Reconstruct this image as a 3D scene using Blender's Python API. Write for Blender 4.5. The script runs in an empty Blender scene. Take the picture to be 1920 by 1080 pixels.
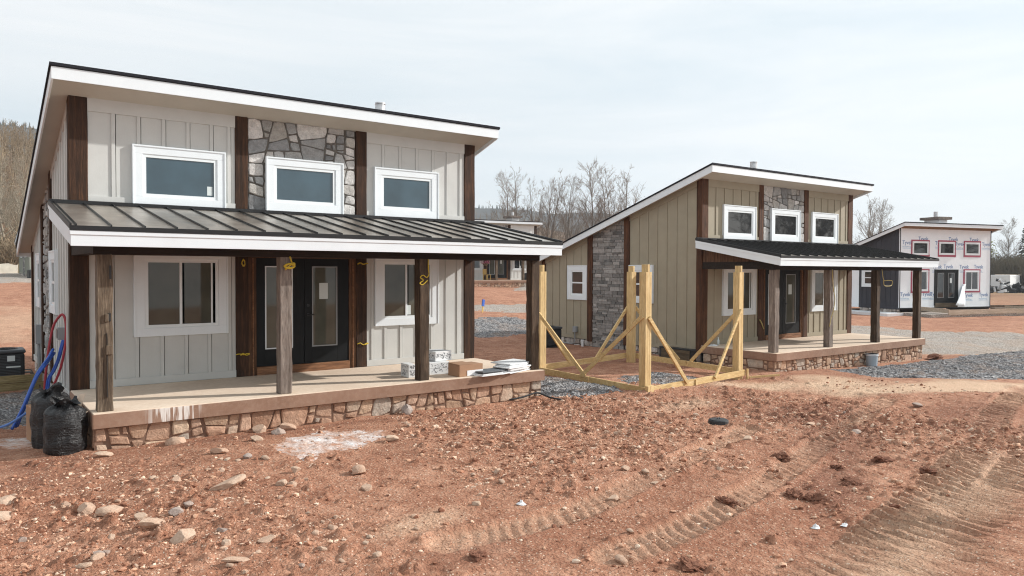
import bpy, bmesh, math, random
import numpy as np
from mathutils import Vector, Matrix
R=math.radians
scene=bpy.context.scene
col=scene.collection

# ------------------------------------------------------------------ camera
YAW,PITCH,ROLL=R(36.781),R(-1.305),R(0.196)
CAM=Vector((-1.506,-14.138,1.991))
fw=Vector((math.sin(YAW)*math.cos(PITCH),math.cos(YAW)*math.cos(PITCH),math.sin(PITCH)))
rt=Vector((math.cos(YAW),-math.sin(YAW),0)); upv=rt.cross(fw)
rx=rt*math.cos(ROLL)+upv*math.sin(ROLL); ux=-rt*math.sin(ROLL)+upv*math.cos(ROLL)
cd=bpy.data.cameras.new("camera"); cam=bpy.data.objects.new("camera",cd); col.objects.link(cam)
cd.sensor_width=36; cd.lens=36*1397.4/1920; cd.clip_end=6000; cd.clip_start=.05
cam.matrix_world=Matrix(((rx.x,ux.x,-fw.x,CAM.x),(rx.y,ux.y,-fw.y,CAM.y),(rx.z,ux.z,-fw.z,CAM.z),(0,0,0,1)))
scene.camera=cam

# ------------------------------------------------------------------ sky, sun, exposure
SUN=Vector((2.6,-1.0,1.42)).normalized()
EL=math.asin(SUN.z); AZ=math.atan2(SUN.x,SUN.y)
w=bpy.data.worlds.new("World"); scene.world=w; w.use_nodes=True
N=w.node_tree.nodes; L=w.node_tree.links; N.clear()
wo=N.new('ShaderNodeOutputWorld'); bg=N.new('ShaderNodeBackground'); bg.inputs[1].default_value=.1
sky=N.new('ShaderNodeTexSky'); sky.sky_type='NISHITA'; sky.sun_disc=False
sky.sun_elevation=EL; sky.sun_rotation=AZ; sky.dust_density=2; sky.air_density=1.0
tc=N.new('ShaderNodeTexCoord'); mp=N.new('ShaderNodeMapping'); mp.inputs['Scale'].default_value=(1.0,1.6,7.0); mp.inputs['Rotation'].default_value=(.25,.1,.5)
n1=N.new('ShaderNodeTexNoise'); n1.inputs['Scale'].default_value=1.3; n1.inputs['Detail'].default_value=7; n1.inputs['Roughness'].default_value=.55; n1.inputs['Distortion'].default_value=.6
L.new(tc.outputs['Generated'],mp.inputs[0]); L.new(mp.outputs[0],n1.inputs['Vector'])
rp=N.new('ShaderNodeValToRGB'); rp.color_ramp.elements[0].position=.36; rp.color_ramp.elements[1].position=.64
rp.color_ramp.elements[0].color=(7.0,7.75,8.15,1); rp.color_ramp.elements[1].color=(9.1,9.2,9.2,1)
L.new(n1.outputs[0],rp.inputs[0])
mx=N.new('ShaderNodeMix'); mx.data_type='RGBA'; mx.inputs[0].default_value=.9
L.new(sky.outputs[0],mx.inputs[6]); L.new(rp.outputs[0],mx.inputs[7]); L.new(mx.outputs[2],bg.inputs[0]); L.new(bg.outputs[0],wo.inputs[0])
sl=bpy.data.lights.new("sun",'SUN'); sl.energy=4.7; sl.angle=R(.9); sl.color=(1,.97,.925)
so=bpy.data.objects.new("sun",sl); col.objects.link(so); so.rotation_euler=SUN.to_track_quat('Z','Y').to_euler(); so.location=(40,-30,40)
scene.view_settings.view_transform='Standard'; scene.view_settings.look='None'; scene.view_settings.exposure=0.28; scene.view_settings.gamma=1
scene.view_settings.use_curve_mapping=False
scene.cycles.use_denoising=True; scene.cycles.filter_width=1.1

# ------------------------------------------------------------------ helpers
rng=np.random.default_rng(7); random.seed(7)
class MB:
    def __init__(s): s.v=[];s.f=[];s.c=[]
    def add(s,vs,fs,c=None):
        n=len(s.v); s.v.extend([tuple(q) for q in vs]); s.f.extend([tuple(i+n for i in f) for f in fs]); s.c.extend([c]*len(fs)); return s
    def box(s,x0,x1,y0,y1,z0,z1,c=None):
        x0,x1=min(x0,x1),max(x0,x1); y0,y1=min(y0,y1),max(y0,y1); z0,z1=min(z0,z1),max(z0,z1)
        return s.add([(x0,y0,z0),(x1,y0,z0),(x1,y1,z0),(x0,y1,z0),(x0,y0,z1),(x1,y0,z1),(x1,y1,z1),(x0,y1,z1)],
          [(0,3,2,1),(4,5,6,7),(0,1,5,4),(1,2,6,5),(2,3,7,6),(3,0,4,7)],c)
    def hexa(s,b,t,c=None):   # two quads (lists of four points), counter-clockwise seen from t
        return s.add(list(b)+list(t),[(0,3,2,1),(4,5,6,7),(0,1,5,4),(1,2,6,5),(2,3,7,6),(3,0,4,7)],c)
    def prism(s,a,b,c=None):  # two polygons of equal length
        n=len(a); fs=[tuple(range(n-1,-1,-1)),tuple(range(n,2*n))]+[(i,(i+1)%n,n+(i+1)%n,n+i) for i in range(n)]
        return s.add(list(a)+list(b),fs,c)
    def tube(s,pts,r,n=8,c=None,cap=True):
        pts=[Vector(p) for p in pts]; m=len(pts); rs=r if hasattr(r,'__len__') else [r]*m
        vs=[];fs=[]; ref=None
        for i,p in enumerate(pts):
            t=(pts[min(i+1,m-1)]-pts[max(i-1,0)]).normalized()
            if ref is None:
                ref=Vector((0,0,1)) if abs(t.z)<.9 else Vector((1,0,0))
            a=t.cross(ref); 
            if a.length<1e-6: a=t.cross(Vector((.3,1,.2)))
            a.normalize(); b=a.cross(t).normalized(); ref=b
            for k in range(n):
                an=2*math.pi*k/n; vs.append(p+(a*math.cos(an)+b*math.sin(an))*rs[i])
        for i in range(m-1):
            for k in range(n): fs.append((i*n+k,i*n+(k+1)%n,(i+1)*n+(k+1)%n,(i+1)*n+k))
        if cap: fs.append(tuple(range(n-1,-1,-1))); fs.append(tuple(range((m-1)*n,m*n)))
        return s.add(vs,fs,c)
    def beam(s,p0,p1,wid,dep,side=None,jit=0,seg=1,c=None,rnd=None):
        p0=Vector(p0);p1=Vector(p1);t=(p1-p0).normalized()
        a=Vector(side) if side is not None else (Vector((1,0,0)) if abs(t.z)>.7 else Vector((0,0,1)))
        a=(a-t*a.dot(t)).normalized(); b=t.cross(a); vs=[];fs=[]; rnd=rnd or random
        for i in range(seg+1):
            p=p0.lerp(p1,i/seg)
            for (u,v) in ((-1,-1),(1,-1),(1,1),(-1,1)):
                vs.append(p+a*(u*wid/2+rnd.uniform(-jit,jit))+b*(v*dep/2+rnd.uniform(-jit,jit)))
        for i in range(seg):
            for k in range(4): fs.append((i*4+k,i*4+(k+1)%4,i*4+4+(k+1)%4,i*4+4+k))
        fs.append((3,2,1,0)); m=seg*4; fs.append((m,m+1,m+2,m+3))
        return s.add(vs,fs,c)
    def build(s,name,mat,parent=None,smooth=False,bevel=0,recalc=True):
        me=bpy.data.meshes.new(name); me.from_pydata([tuple(v) for v in s.v],[],s.f)
        if any(c is not None for c in s.c):
            at=me.color_attributes.new("Col",'FLOAT_COLOR','CORNER'); arr=[]
            for p,c in zip(me.polygons,s.c):
                c=c or (1,1,1); arr.extend([c[0],c[1],c[2],1.0]*p.loop_total)
            at.data.foreach_set("color",arr)
        if recalc:
            bm=bmesh.new(); bm.from_mesh(me); bmesh.ops.recalc_face_normals(bm,faces=bm.faces); bm.to_mesh(me); bm.free()
        if smooth: me.polygons.foreach_set("use_smooth",[True]*len(me.polygons))
        me.materials.append(mat); o=bpy.data.objects.new(name,me); col.objects.link(o)
        if parent is not None: o.parent=parent
        if bevel:
            b=o.modifiers.new("bevel",'BEVEL'); b.width=bevel; b.segments=2; b.limit_method='ANGLE'; b.angle_limit=R(50)
        return o
def tag(o,label=None,cat=None,group=None,kind=None):
    if label:o['label']=label
    if cat:o['category']=cat
    if group:o['group']=group
    if kind:o['kind']=kind
    return o
def empty(name,loc=(0,0,0),rz=0,label=None,cat=None,group=None):
    o=bpy.data.objects.new(name,None); col.objects.link(o); o.location=loc; o.rotation_euler=(0,0,rz); o.empty_display_size=.2
    return tag(o,label,cat,group)
def mesh_np(name,verts,faces,mat,parent=None,smooth=False):
    me=bpy.data.meshes.new(name); nv=len(verts); nf=len(faces); k=faces.shape[1]
    me.vertices.add(nv); me.vertices.foreach_set("co",np.asarray(verts,np.float32).ravel())
    me.loops.add(nf*k); me.loops.foreach_set("vertex_index",np.asarray(faces,np.int32).ravel())
    me.polygons.add(nf); me.polygons.foreach_set("loop_start",np.arange(0,nf*k,k,dtype=np.int32)); me.polygons.foreach_set("loop_total",np.full(nf,k,np.int32))
    me.polygons.foreach_set("use_smooth",np.full(nf,smooth))
    me.update(calc_edges=True); me.materials.append(mat)
    o=bpy.data.objects.new(name,me); col.objects.link(o)
    if parent is not None:o.parent=parent
    return o

# ------------------------------------------------------------------ materials
class NT:
    def __init__(s,name,rough=.8,spec=.3):
        s.m=bpy.data.materials.new(name); s.m.use_nodes=True; s.t=s.m.node_tree; s.n=s.t.nodes; s.l=s.t.links
        s.b=s.n['Principled BSDF']; s.b.inputs['Roughness'].default_value=rough; s.b.inputs['Specular IOR Level'].default_value=spec
        s.co=s.n.new('ShaderNodeTexCoord')
    def vec(s,sc=(1,1,1),src='Object'):
        m=s.n.new('ShaderNodeMapping'); m.inputs['Scale'].default_value=sc; s.l.new(s.co.outputs[src],m.inputs[0]); return m.outputs[0]
    def noise(s,scale,det=4,ro=.55,sc=(1,1,1),dist=0,v=None):
        n=s.n.new('ShaderNodeTexNoise'); n.inputs['Scale'].default_value=scale; n.inputs['Detail'].default_value=det; n.inputs['Roughness'].default_value=ro; n.inputs['Distortion'].default_value=dist
        s.l.new(v or s.vec(sc),n.inputs['Vector']); return n.outputs[0]
    def vor(s,scale,feat='F1',out='Distance',sc=(1,1,1)):
        n=s.n.new('ShaderNodeTexVoronoi'); n.inputs['Scale'].default_value=scale; n.feature=feat; s.l.new(s.vec(sc),n.inputs['Vector']); return n.outputs[out]
    def ramp(s,f,stops):
        r=s.n.new('ShaderNodeValToRGB'); e=r.color_ramp.elements
        while len(e)<len(stops): e.new(.5)
        for i,(p,c) in enumerate(stops):
            e[i].position=p; e[i].color=(c,c,c,1) if not hasattr(c,'__len__') else (*c,1)
        s.l.new(f,r.inputs[0]); return r.outputs[0]
    def mix(s,f,a,b,mode='MIX'):
        m=s.n.new('ShaderNodeMix'); m.data_type='RGBA'; m.blend_type=mode
        for i,x in ((0,f),(6,a),(7,b)):
            if hasattr(x,'is_linked'): s.l.new(x,m.inputs[i])
            elif i==0: m.inputs[0].default_value=x
            else: m.inputs[i].default_value=(*x,1)
        return m.outputs[2]
    def math(s,op,a,b=0.0,clamp=False):
        m=s.n.new('ShaderNodeMath'); m.operation=op; m.use_clamp=clamp
        for i,x in ((0,a),(1,b)):
            if hasattr(x,'is_linked'): s.l.new(x,m.inputs[i])
            else: m.inputs[i].default_value=x
        return m.outputs[0]
    def attr(s,name,out='Color'):
        a=s.n.new('ShaderNodeAttribute'); a.attribute_name=name; return a.outputs[out]
    def color(s,c):
        if hasattr(c,'is_linked'): s.l.new(c,s.b.inputs['Base Color'])
        else: s.b.inputs['Base Color'].default_value=(*c,1)
        return s
    def rough(s,x): s.l.new(x,s.b.inputs['Roughness']); return s
    def bump(s,h,st=.3,d=.01,prev=None):
        b=s.n.new('ShaderNodeBump'); b.inputs['Strength'].default_value=st; b.inputs['Distance'].default_value=d; s.l.new(h,b.inputs['Height'])
        if prev is not None: s.l.new(prev,b.inputs['Normal'])
        s.l.new(b.outputs[0],s.b.inputs['Normal']); return b.outputs[0]
def paint(name,c,rough=.55,var=.06,bs=60,spec=.35,bst=.08):
    t=NT(name,rough,spec); n=t.noise(2.2,5,.6); n2=t.noise(40,2,.5,(1,1,.15))
    d=tuple(x*(1-var*1.6) for x in c); u=tuple(min(1,x*(1+var)) for x in c)
    k=t.ramp(n,[(.3,d),(.7,u)]); k=t.mix(t.math('MULTIPLY',n2,.12),k,tuple(x*.8 for x in c)); sm=t.noise(.9,6,.7); k=t.mix(t.math('MULTIPLY',t.ramp(sm,[(.55,0),(.75,1)]),.16),k,tuple(x*.55+.06*y for x,y in zip(c,(1.3,.8,.6)))); t.color(k); t.bump(t.noise(bs,3,.6,(1,1,.25)),bst,.004); return t.m
def wood(name,dark,mid,light,axis=2,rough=.75,scale=9,spec=.25,bst=.5):
    t=NT(name,rough,spec); sc=[1,1,1]; sc[axis]=.07
    g=t.noise(scale*2.2,6,.65,tuple(sc),.4); big=t.noise(1.6,4,.6,(1,1,1)); fine=t.noise(90,3,.6,tuple(sc))
    k=t.ramp(g,[(.28,dark),(.5,mid),(.74,light)]); k=t.mix(t.math('MULTIPLY',t.ramp(big,[(.42,0),(.75,1)]),.55),k,dark)
    k=t.mix(t.math('MULTIPLY',t.ramp(fine,[(.35,1),(.6,0)]),.5),k,tuple(x*.6 for x in dark)); kn=t.vor(2.3,'F1','Distance',tuple(.35 if i==axis else 2.2 for i in range(3))); k=t.mix(t.math('MULTIPLY',t.ramp(kn,[(.06,1),(.14,0)]),.6),k,tuple(x*.7 for x in dark)); t.color(k)
    h=t.mix(.5,g,fine); t.bump(h,bst,.012); return t.m
M={}
M['white']=paint('white_trim',(.75,.80,.83),.5,.02)
M['vinyl']=paint('white_vinyl',(.77,.815,.835),.35,.015)
M['soffit']=paint('beige_soffit',(.48,.455,.40),.6,.04)
M['soffit_vent']=paint('soffit_vent',(.34,.32,.285),.8,.04)
M['grey_siding']=paint('grey_siding',(.55,.555,.535),.65,.035,bst=.15)
M['khaki_siding']=paint('khaki_siding',(.335,.293,.215),.65,.05,bst=.15)
M['char_siding']=paint('charcoal_siding',(.035,.036,.045),.6,.08)
M['pale_siding']=paint('white_siding',(.72,.73,.72),.6,.03)
M['sage_timber']=paint('sage_trim',(.30,.31,.26),.6,.05)
M['sage_siding']=paint('sage_siding',(.30,.31,.26),.6,.05)
M['timber']=wood('walnut_timber',(.018,.010,.006),(.055,.026,.014),(.15,.066,.030),scale=6)
M['timber_red']=wood('redwood_timber',(.030,.013,.007),(.10,.041,.018),(.21,.09,.042),scale=6)
M['timber_h']=wood('walnut_beam',(.012,.008,.006),(.028,.017,.011),(.05,.028,.017),axis=0)
M['post']=wood('weathered_post',(.055,.037,.025),(.17,.125,.085),(.33,.26,.19),bst=.9)
M['post_dark']=wood('dark_post',(.028,.018,.011),(.085,.054,.033),(.19,.13,.085),bst=.9)
M['post_grey']=wood('grey_post',(.10,.075,.06),(.25,.205,.175),(.40,.34,.29),bst=.9)
M['jamb']=wood('stained_jamb',(.05,.024,.012),(.13,.062,.03),(.22,.11,.055))
M['sill_wood']=wood('stained_sill',(.12,.055,.028),(.27,.13,.065),(.40,.22,.12),axis=0)
M['lumber']=wood('pine_lumber_upright',(.50,.33,.15),(.68,.50,.245),(.78,.62,.35),scale=7,bst=.3)
M['lumber_h']=wood('pine_lumber_flat',(.48,.31,.13),(.66,.475,.225),(.76,.60,.34),axis=0,scale=7,bst=.3)
M['ply']=wood('form_boards',(.36,.28,.20),(.53,.43,.33),(.68,.58,.46),axis=0,scale=5,bst=.2)
M['rafter']=wood('bare_soffit_boards',(.12,.065,.03),(.27,.15,.07),(.38,.22,.11),axis=1,scale=6)
M['board_edge']=wood('weathered_edging',(.14,.10,.045),(.30,.23,.11),(.42,.34,.19),axis=0)
def f():
    t=NT('pale_metal_roof',.22,.5); t.b.inputs['Metallic'].default_value=1.0
    n=t.noise(3,4,.6); t.color(t.ramp(n,[(.35,(.50,.45,.395)),(.7,(.66,.60,.53))])); t.rough(t.ramp(t.noise(2,3,.6),[(.3,.34),(.7,.44)])); t.bump(t.noise(.8,2,.5),.06,.02); return t.m  # pale beige base stands in for the wall mirrored in black panels
M['metal']=f()
def f():
    t=NT('black_seam',.4,.4); t.color((.012,.012,.013)); return t.m
M['seam']=f()
def f():
    t=NT('black_shingles',.9,.2); n=t.noise(60,3,.6); t.color(t.ramp(n,[(.3,(.008,.008,.012)),(.7,(.03,.03,.036))])); t.bump(n,.5,.006); return t.m
M['shingle']=f()
def glass(name,c,rough=.03,ior=1.55,var=.25):
    t=NT(name,rough,.5); t.b.inputs['IOR'].default_value=ior
    n=t.noise(1.3,3,.5); t.color(t.ramp(n,[(.3,tuple(x*(1-var) for x in c)),(.7,tuple(x*(1+var) for x in c))])); t.bump(t.noise(1.5,2,.5),.02,.02); return t.m
M['glass_up']=glass('upper_window_glass',(.042,.078,.102),.04,1.7)  # blue base stands in for sky reflected in the opaque pane
M['glass_low']=glass('lower_window_glass',(.085,.083,.065),.04,1.5)  # olive base stands in for the room and reflections in the glass
M['glass_dark']=glass('dark_window_glass',(.02,.022,.024),.03,1.75)
M['glass_door']=glass('door_glass',(.10,.10,.08),.04,1.5)  # same olive in place of the room and reflections
M['black_door']=paint('black_door_paint',(.010,.011,.012),.5,.1,spec=.15)
M['gasket']=paint('dark_gasket',(.03,.03,.03),.5,.1)
M['sticker']=paint('paper_label',(.62,.68,.68),.6,.03)
M['steel']=None
def f():
    t=NT('galvanised_steel',.35,.5); t.b.inputs['Metallic'].default_value=.85; n=t.noise(8,4,.6); t.color(t.ramp(n,[(.3,(.42,.42,.43)),(.7,(.68,.68,.68))])); return t.m
M['steel']=f()
def f():
    t=NT('porch_concrete',.85,.25); n=t.noise(1.1,5,.6); n2=t.noise(12,4,.6)
    k=t.ramp(n,[(.3,(.68,.535,.41)),(.7,(.79,.655,.525))]); k=t.mix(t.math('MULTIPLY',t.ramp(n2,[(.4,0),(.7,1)]),.35),k,(.53,.39,.28)); t.color(k); t.bump(n2,.1,.004); return t.m
M['slab']=f()
def f(drip):
    t=NT('stained_slab_edge',.85,.25); n=t.noise(1.7,5,.6); n2=t.noise(14,4,.7)
    k=t.ramp(n,[(.3,(.235,.135,.09)),(.7,(.33,.205,.145))]); k=t.mix(t.math('MULTIPLY',t.ramp(n2,[(.45,0),(.7,1)]),.3),k,(.42,.30,.23))
    if drip:   # limewash that ran down the edge in the first bay
        a=t.n.new('ShaderNodeSeparateXYZ'); t.l.new(t.co.outputs['Object'],a.inputs[0])
        m=t.ramp(t.math('ABSOLUTE',t.math('SUBTRACT',a.outputs[0],1.05)),[(.22,1),(.42,0)])
        dr=t.noise(30,3,.6,(1,1,.05)); dr=t.ramp(t.math('ADD',dr,t.math('MULTIPLY',a.outputs[2],.5)),[(.42,0),(.52,1)])
        k=t.mix(t.math('MULTIPLY',m,dr),k,(.72,.67,.62))
    t.color(k); t.bump(n2,.15,.004); return t.m
M['slab_edge_drip']=f(True)
M['slab_edge']=f(False)
def stone(name,tint=(1,1,1),dirt=(.25,.12,.07),dirtf=.25):
    t=NT(name,.9,.2); c=t.attr('Col'); n=t.noise(9,6,.65); n2=t.noise(45,4,.6); big=t.noise(2.0,3,.5)
    k=t.mix(.55,c,t.ramp(n,[(.3,(.45,.45,.45)),(.72,(1.25,1.25,1.25))]),'MULTIPLY'); k=t.mix(t.math('MULTIPLY',t.ramp(n2,[(.4,0),(.75,1)]),.3),k,(.1,.09,.08))
    k=t.mix(t.math('MULTIPLY',t.ramp(big,[(.4,0),(.7,1)]),dirtf),k,dirt); k=t.mix(1.0,k,tint,'MULTIPLY'); t.color(k); b=t.bump(n,.9,.035); t.bump(n2,.6,.010,b); return t.m
M['stone']=stone('field_stone',dirtf=.0)
M['stone_tan']=stone('tan_stone',dirt=(.34,.17,.10),dirtf=.45)
M['mortar']=paint('mortar',(.15,.135,.12),.95,.2)
M['mortar_red']=paint('red_mortar',(.23,.14,.098),.95,.2)
def f():
    t=NT('house_wrap',.45,.4); n=t.noise(2.5,5,.6); t.color(t.ramp(n,[(.3,(.80,.85,.89)),(.7,(.85,.89,.92))])); t.bump(t.noise(4,4,.6,(1,1,.4)),.35,.03); return t.m
M['wrap']=f()
M['tape']=paint('pink_flashing_tape',(.38,.085,.13),.6,.12)
M['ink']=paint('blue_print',(.17,.27,.47),.6,.05)
M['ink2']=paint('pale_blue_print',(.45,.60,.74),.6,.05)
def plastic(name,c,rough=.4,spec=.5): return paint(name,c,rough,.05,spec=spec,bst=.02)
M['bag']=None
def f():
    t=NT('black_bin_liner',.3,.5); t.color((.008,.008,.009)); n=t.noise(5,5,.7,(1,1,1.2),1.2); n2=t.noise(11,4,.7,(.5,.5,2.2),1.5); b=t.bump(n,.7,.05); t.bump(n2,.7,.02,b); t.rough(t.ramp(n2,[(.3,.26),(.7,.46)])); return t.m
M['bag']=f()
M['red_pipe']=plastic('red_pipe',(.34,.03,.045)); M['blue_pipe']=plastic('blue_pipe',(.02,.09,.42)); M['hose']=plastic('pale_blue_hose',(.10,.20,.50))
M['yellow']=plastic('yellow_cord',(.60,.42,.03),.6); M['yellow_pale']=plastic('pale_yellow_cord',(.50,.40,.14),.6)
M['card']=paint('cardboard',(.36,.21,.125),.8,.08); M['card_side']=paint('cardboard_shade',(.30,.165,.095),.8,.08)
M['foam']=paint('white_foam',(.76,.77,.77),.8,.04)
M['black']=plastic('black_plastic',(.015,.016,.018),.5); M['dkgrey']=plastic('dark_grey_metal',(.055,.06,.068),.45)
M['grey']=plastic('grey_plastic',(.28,.29,.30),.5); M['bucket']=plastic('pale_blue_grey_plastic',(.33,.38,.43),.5)
M['rubber']=plastic('black_rubber',(.035,.037,.04),.7); M['orange']=plastic('orange_paint',(.5,.06,.03),.6)
M['fence']=paint('white_silt_fence',(.68,.64,.54),.8,.08)
M['bluepaint']=plastic('blue_paint',(.02,.10,.45),.5); M['ypaint']=plastic('yellow_paint',(.55,.36,.10),.6)
M['hatch']=wood('brown_panel',(.07,.05,.03),(.13,.095,.06),(.18,.14,.09),axis=0)
M['moss']=paint('mossy_stone',(.13,.12,.05),.95,.25)
M['white_scrap']=paint('white_scrap',(.74,.75,.76),.7,.05)
# ------------------------------------------------------------------ stone panels
def clip(poly,a,b,c):   # keep a*u+b*v<=c
    out=[]
    for i in range(len(poly)):
        p=poly[i];q=poly[(i+1)%len(poly)]; dp=a*p[0]+b*p[1]-c; dq=a*q[0]+b*q[1]-c
        if dp<=0: out.append(p)
        if dp*dq<0: t=dp/(dp-dq); out.append((p[0]+(q[0]-p[0])*t,p[1]+(q[1]-p[1])*t))
    return out
def guillotine(u0,u1,v0,v1,mx,mn,rd,out):
    w_,h_=u1-u0,v1-v0
    if (w_<mx*rd.uniform(.5,1.15) and h_<mx*rd.uniform(.4,.8)) or (w_<mn*2 and h_<mn*2): out.append((u0,u1,v0,v1)); return
    if w_>h_*rd.uniform(.9,1.7) and w_>mn*1.6: t=u0+w_*rd.uniform(.3,.7); guillotine(u0,t,v0,v1,mx,mn,rd,out); guillotine(t,u1,v0,v1,mx,mn,rd,out)
    elif h_>mn*1.5: t=v0+h_*rd.uniform(.3,.7); guillotine(u0,u1,v0,t,mx,mn,rd,out); guillotine(u0,u1,t,v1,mx,mn,rd,out)
    else: out.append((u0,u1,v0,v1))
def voronoi(u0,u1,v0,v1,pts,sv):
    cells=[]
    for i,(x,y) in enumerate(pts):
        poly=[(u0,v0),(u1,v0),(u1,v1),(u0,v1)]
        for j,(a,b) in enumerate(pts):
            if i==j: continue
            dx,dy=a-x,(b-y)*sv
            poly=clip(poly,dx,dy*sv,(dx*(a+x)+dy*sv*(b+y))/2)
            if len(poly)<3: break
        if len(poly)>2: cells.append(poly)
    return cells
GREYS=[(.42,.415,.40),(.50,.49,.475),(.33,.335,.335),(.56,.55,.535),(.62,.61,.59),(.26,.265,.27),(.47,.45,.425),(.41,.41,.405),(.64,.62,.60),(.44,.42,.39)]
TANS=[(.58,.40,.275),(.62,.46,.33),(.50,.33,.225),(.66,.51,.385),(.46,.29,.20),(.58,.39,.28),(.50,.42,.345),(.54,.35,.245)]
WHITES=[(.62,.57,.53),(.52,.46,.42),(.70,.65,.60),(.42,.36,.32),(.58,.50,.44)]
LEDGE=[(.29,.275,.26),(.22,.21,.20),(.36,.34,.325),(.17,.165,.16),(.42,.395,.375),(.26,.245,.235),(.32,.30,.285)]
def stones(name,parent,u0,u1,v0,v1,mp,pal,mat,mort,seed,style='mosaic',mx=.45,mn=.12,gap=.012,dep=.05,top=None,cutv=None):
    """stones of a wall in the (u,v) plane; mp(u,v,d) gives the point d in front of it"""
    rd=random.Random(seed); polys=[]
    if style=='ledge':
        v=v0
        while v<v1-.02:
            h=rd.choice((.06,.075,.09,.11,.13)); h=min(h,v1-v); u=u0+0.0; first=True
            while u<u1-.01:
                w_=rd.uniform(.18,.62)*(rd.uniform(.3,1) if first else 1); first=False
                if u1-(u+w_)<.12: w_=u1-u
                polys.append([(u,v),(u+w_,v),(u+w_,v+h),(u,v+h)]); u+=w_
            v+=h
    else:
        tilt=.24 if style=='mosaic' else .10
        def split(p,dep_):
            xs=[q[0] for q in p];ys=[q[1] for q in p]; w_,h_=max(xs)-min(xs),max(ys)-min(ys)
            big=mx*rd.uniform(.35,1.2)
            if len(p)>6 or (w_<big and h_<big*.75) or (w_<mn*1.7 and h_<mn*1.7) or dep_>12: polys.append(p); return
            vert=w_>h_*rd.uniform(.75,1.5)
            if vert and w_<mn*1.9: vert=False
            if not vert and h_<mn*1.7:
                if w_<mn*2.2: polys.append(p); return
                vert=True
            t=rd.uniform(.32,.68); x_=min(xs)+w_*t; y_=min(ys)+h_*t; an=rd.uniform(-tilt,tilt)*(1.6 if rd.random()<.25 else 1)
            n_=(math.cos(an),math.sin(an)) if vert else (math.sin(an),math.cos(an)); c_=n_[0]*(x_ if vert else (min(xs)+w_/2))+n_[1]*((min(ys)+h_/2) if vert else y_)
            A_=clip(p,n_[0],n_[1],c_); B_=clip(p,-n_[0],-n_[1],-c_)
            if len(A_)<3 or len(B_)<3: polys.append(p); return
            split(A_,dep_+1); split(B_,dep_+1)
        split([(u0,v0),(u1,v0),(u1,v1),(u0,v1)],0)
    mb=MB()
    for p in polys:
        if cutv: p=clip(p,*cutv)
        if len(p)<3: continue
        cx=sum(x for x,_ in p)/len(p); cy=sum(y for _,y in p)/len(p)
        per=[math.hypot(x-cx,y-cy) for x,y in p]; r=sum(per)/len(per)
        if r<.03: continue
        base=rd.choice(pal); k=rd.uniform(.8,1.2); c=tuple(x*k for x in base)
        d=dep*rd.uniform(.55,1.15)
        # resample edges
        ring=[]
        for i in range(len(p)):
            a,b=p[i],p[(i+1)%len(p)]; l=math.hypot(b[0]-a[0],b[1]-a[1]); n=1 if style=='ledge' else max(1,int(l/.09))
            for t in range(n): ring.append((a[0]+(b[0]-a[0])*t/n,a[1]+(b[1]-a[1])*t/n))
        def inset(q,g,jit):
            dx,dy=q[0]-cx,q[1]-cy; l=math.hypot(dx,dy) or 1; s_=max(.3,1-g*(1.15)/l); jj=rd.uniform(-jit,jit)
            return (cx+dx*s_*(1+jj),cy+dy*s_*(1+jj))
        jt=0 if style=='ledge' else .022
        def knock(q):
                m=min(math.hypot(q[0]-c_[0],q[1]-c_[1]) for c_ in p); return q if style=='ledge' or m>.02 else (q[0]+(cx-q[0])*min(.5,.022/r),q[1]+(cy-q[1])*min(.5,.022/r))
        ring=[knock(q) for q in ring]
        r0=[inset(q,gap,jt) for q in ring]; r1=[inset(q,gap+min(.007,r*.08),jt) for q in ring]; r2=[inset(q,gap+min(.022,r*.3),jt) for q in ring]
        n=len(ring); vs=[mp(u,v,-.01) for u,v in r0]+[mp(u,v,d*(.84 if style!='ledge' else .97)) for u,v in r1]+[mp(u,v,d*rd.uniform(.86,1.08)) for u,v in r2]+[mp(cx,cy,d*rd.uniform(.95,1.10))]
        fs=[]
        for ring_i in range(2):
            for i in range(n): fs.append((ring_i*n+i,ring_i*n+(i+1)%n,(ring_i+1)*n+(i+1)%n,(ring_i+1)*n+i))
        for i in range(n): fs.append((2*n+i,2*n+(i+1)%n,3*n))
        mb.add(vs,fs,c)
    o=mb.build(name,mat,parent,smooth=False)
    # mortar bed behind
    b=MB(); pr=[(u0,v0),(u1,v0),(u1,v1),(u0,v1)]
    if cutv: pr=clip(pr,*cutv)
    b.prism([mp(u,v,-.03) for u,v in pr],[mp(u,v,.006+(dep*.28 if pal is TANS else 0)) for u,v in pr]); b.build('mortar_bed',mort,o)
    return o

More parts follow.
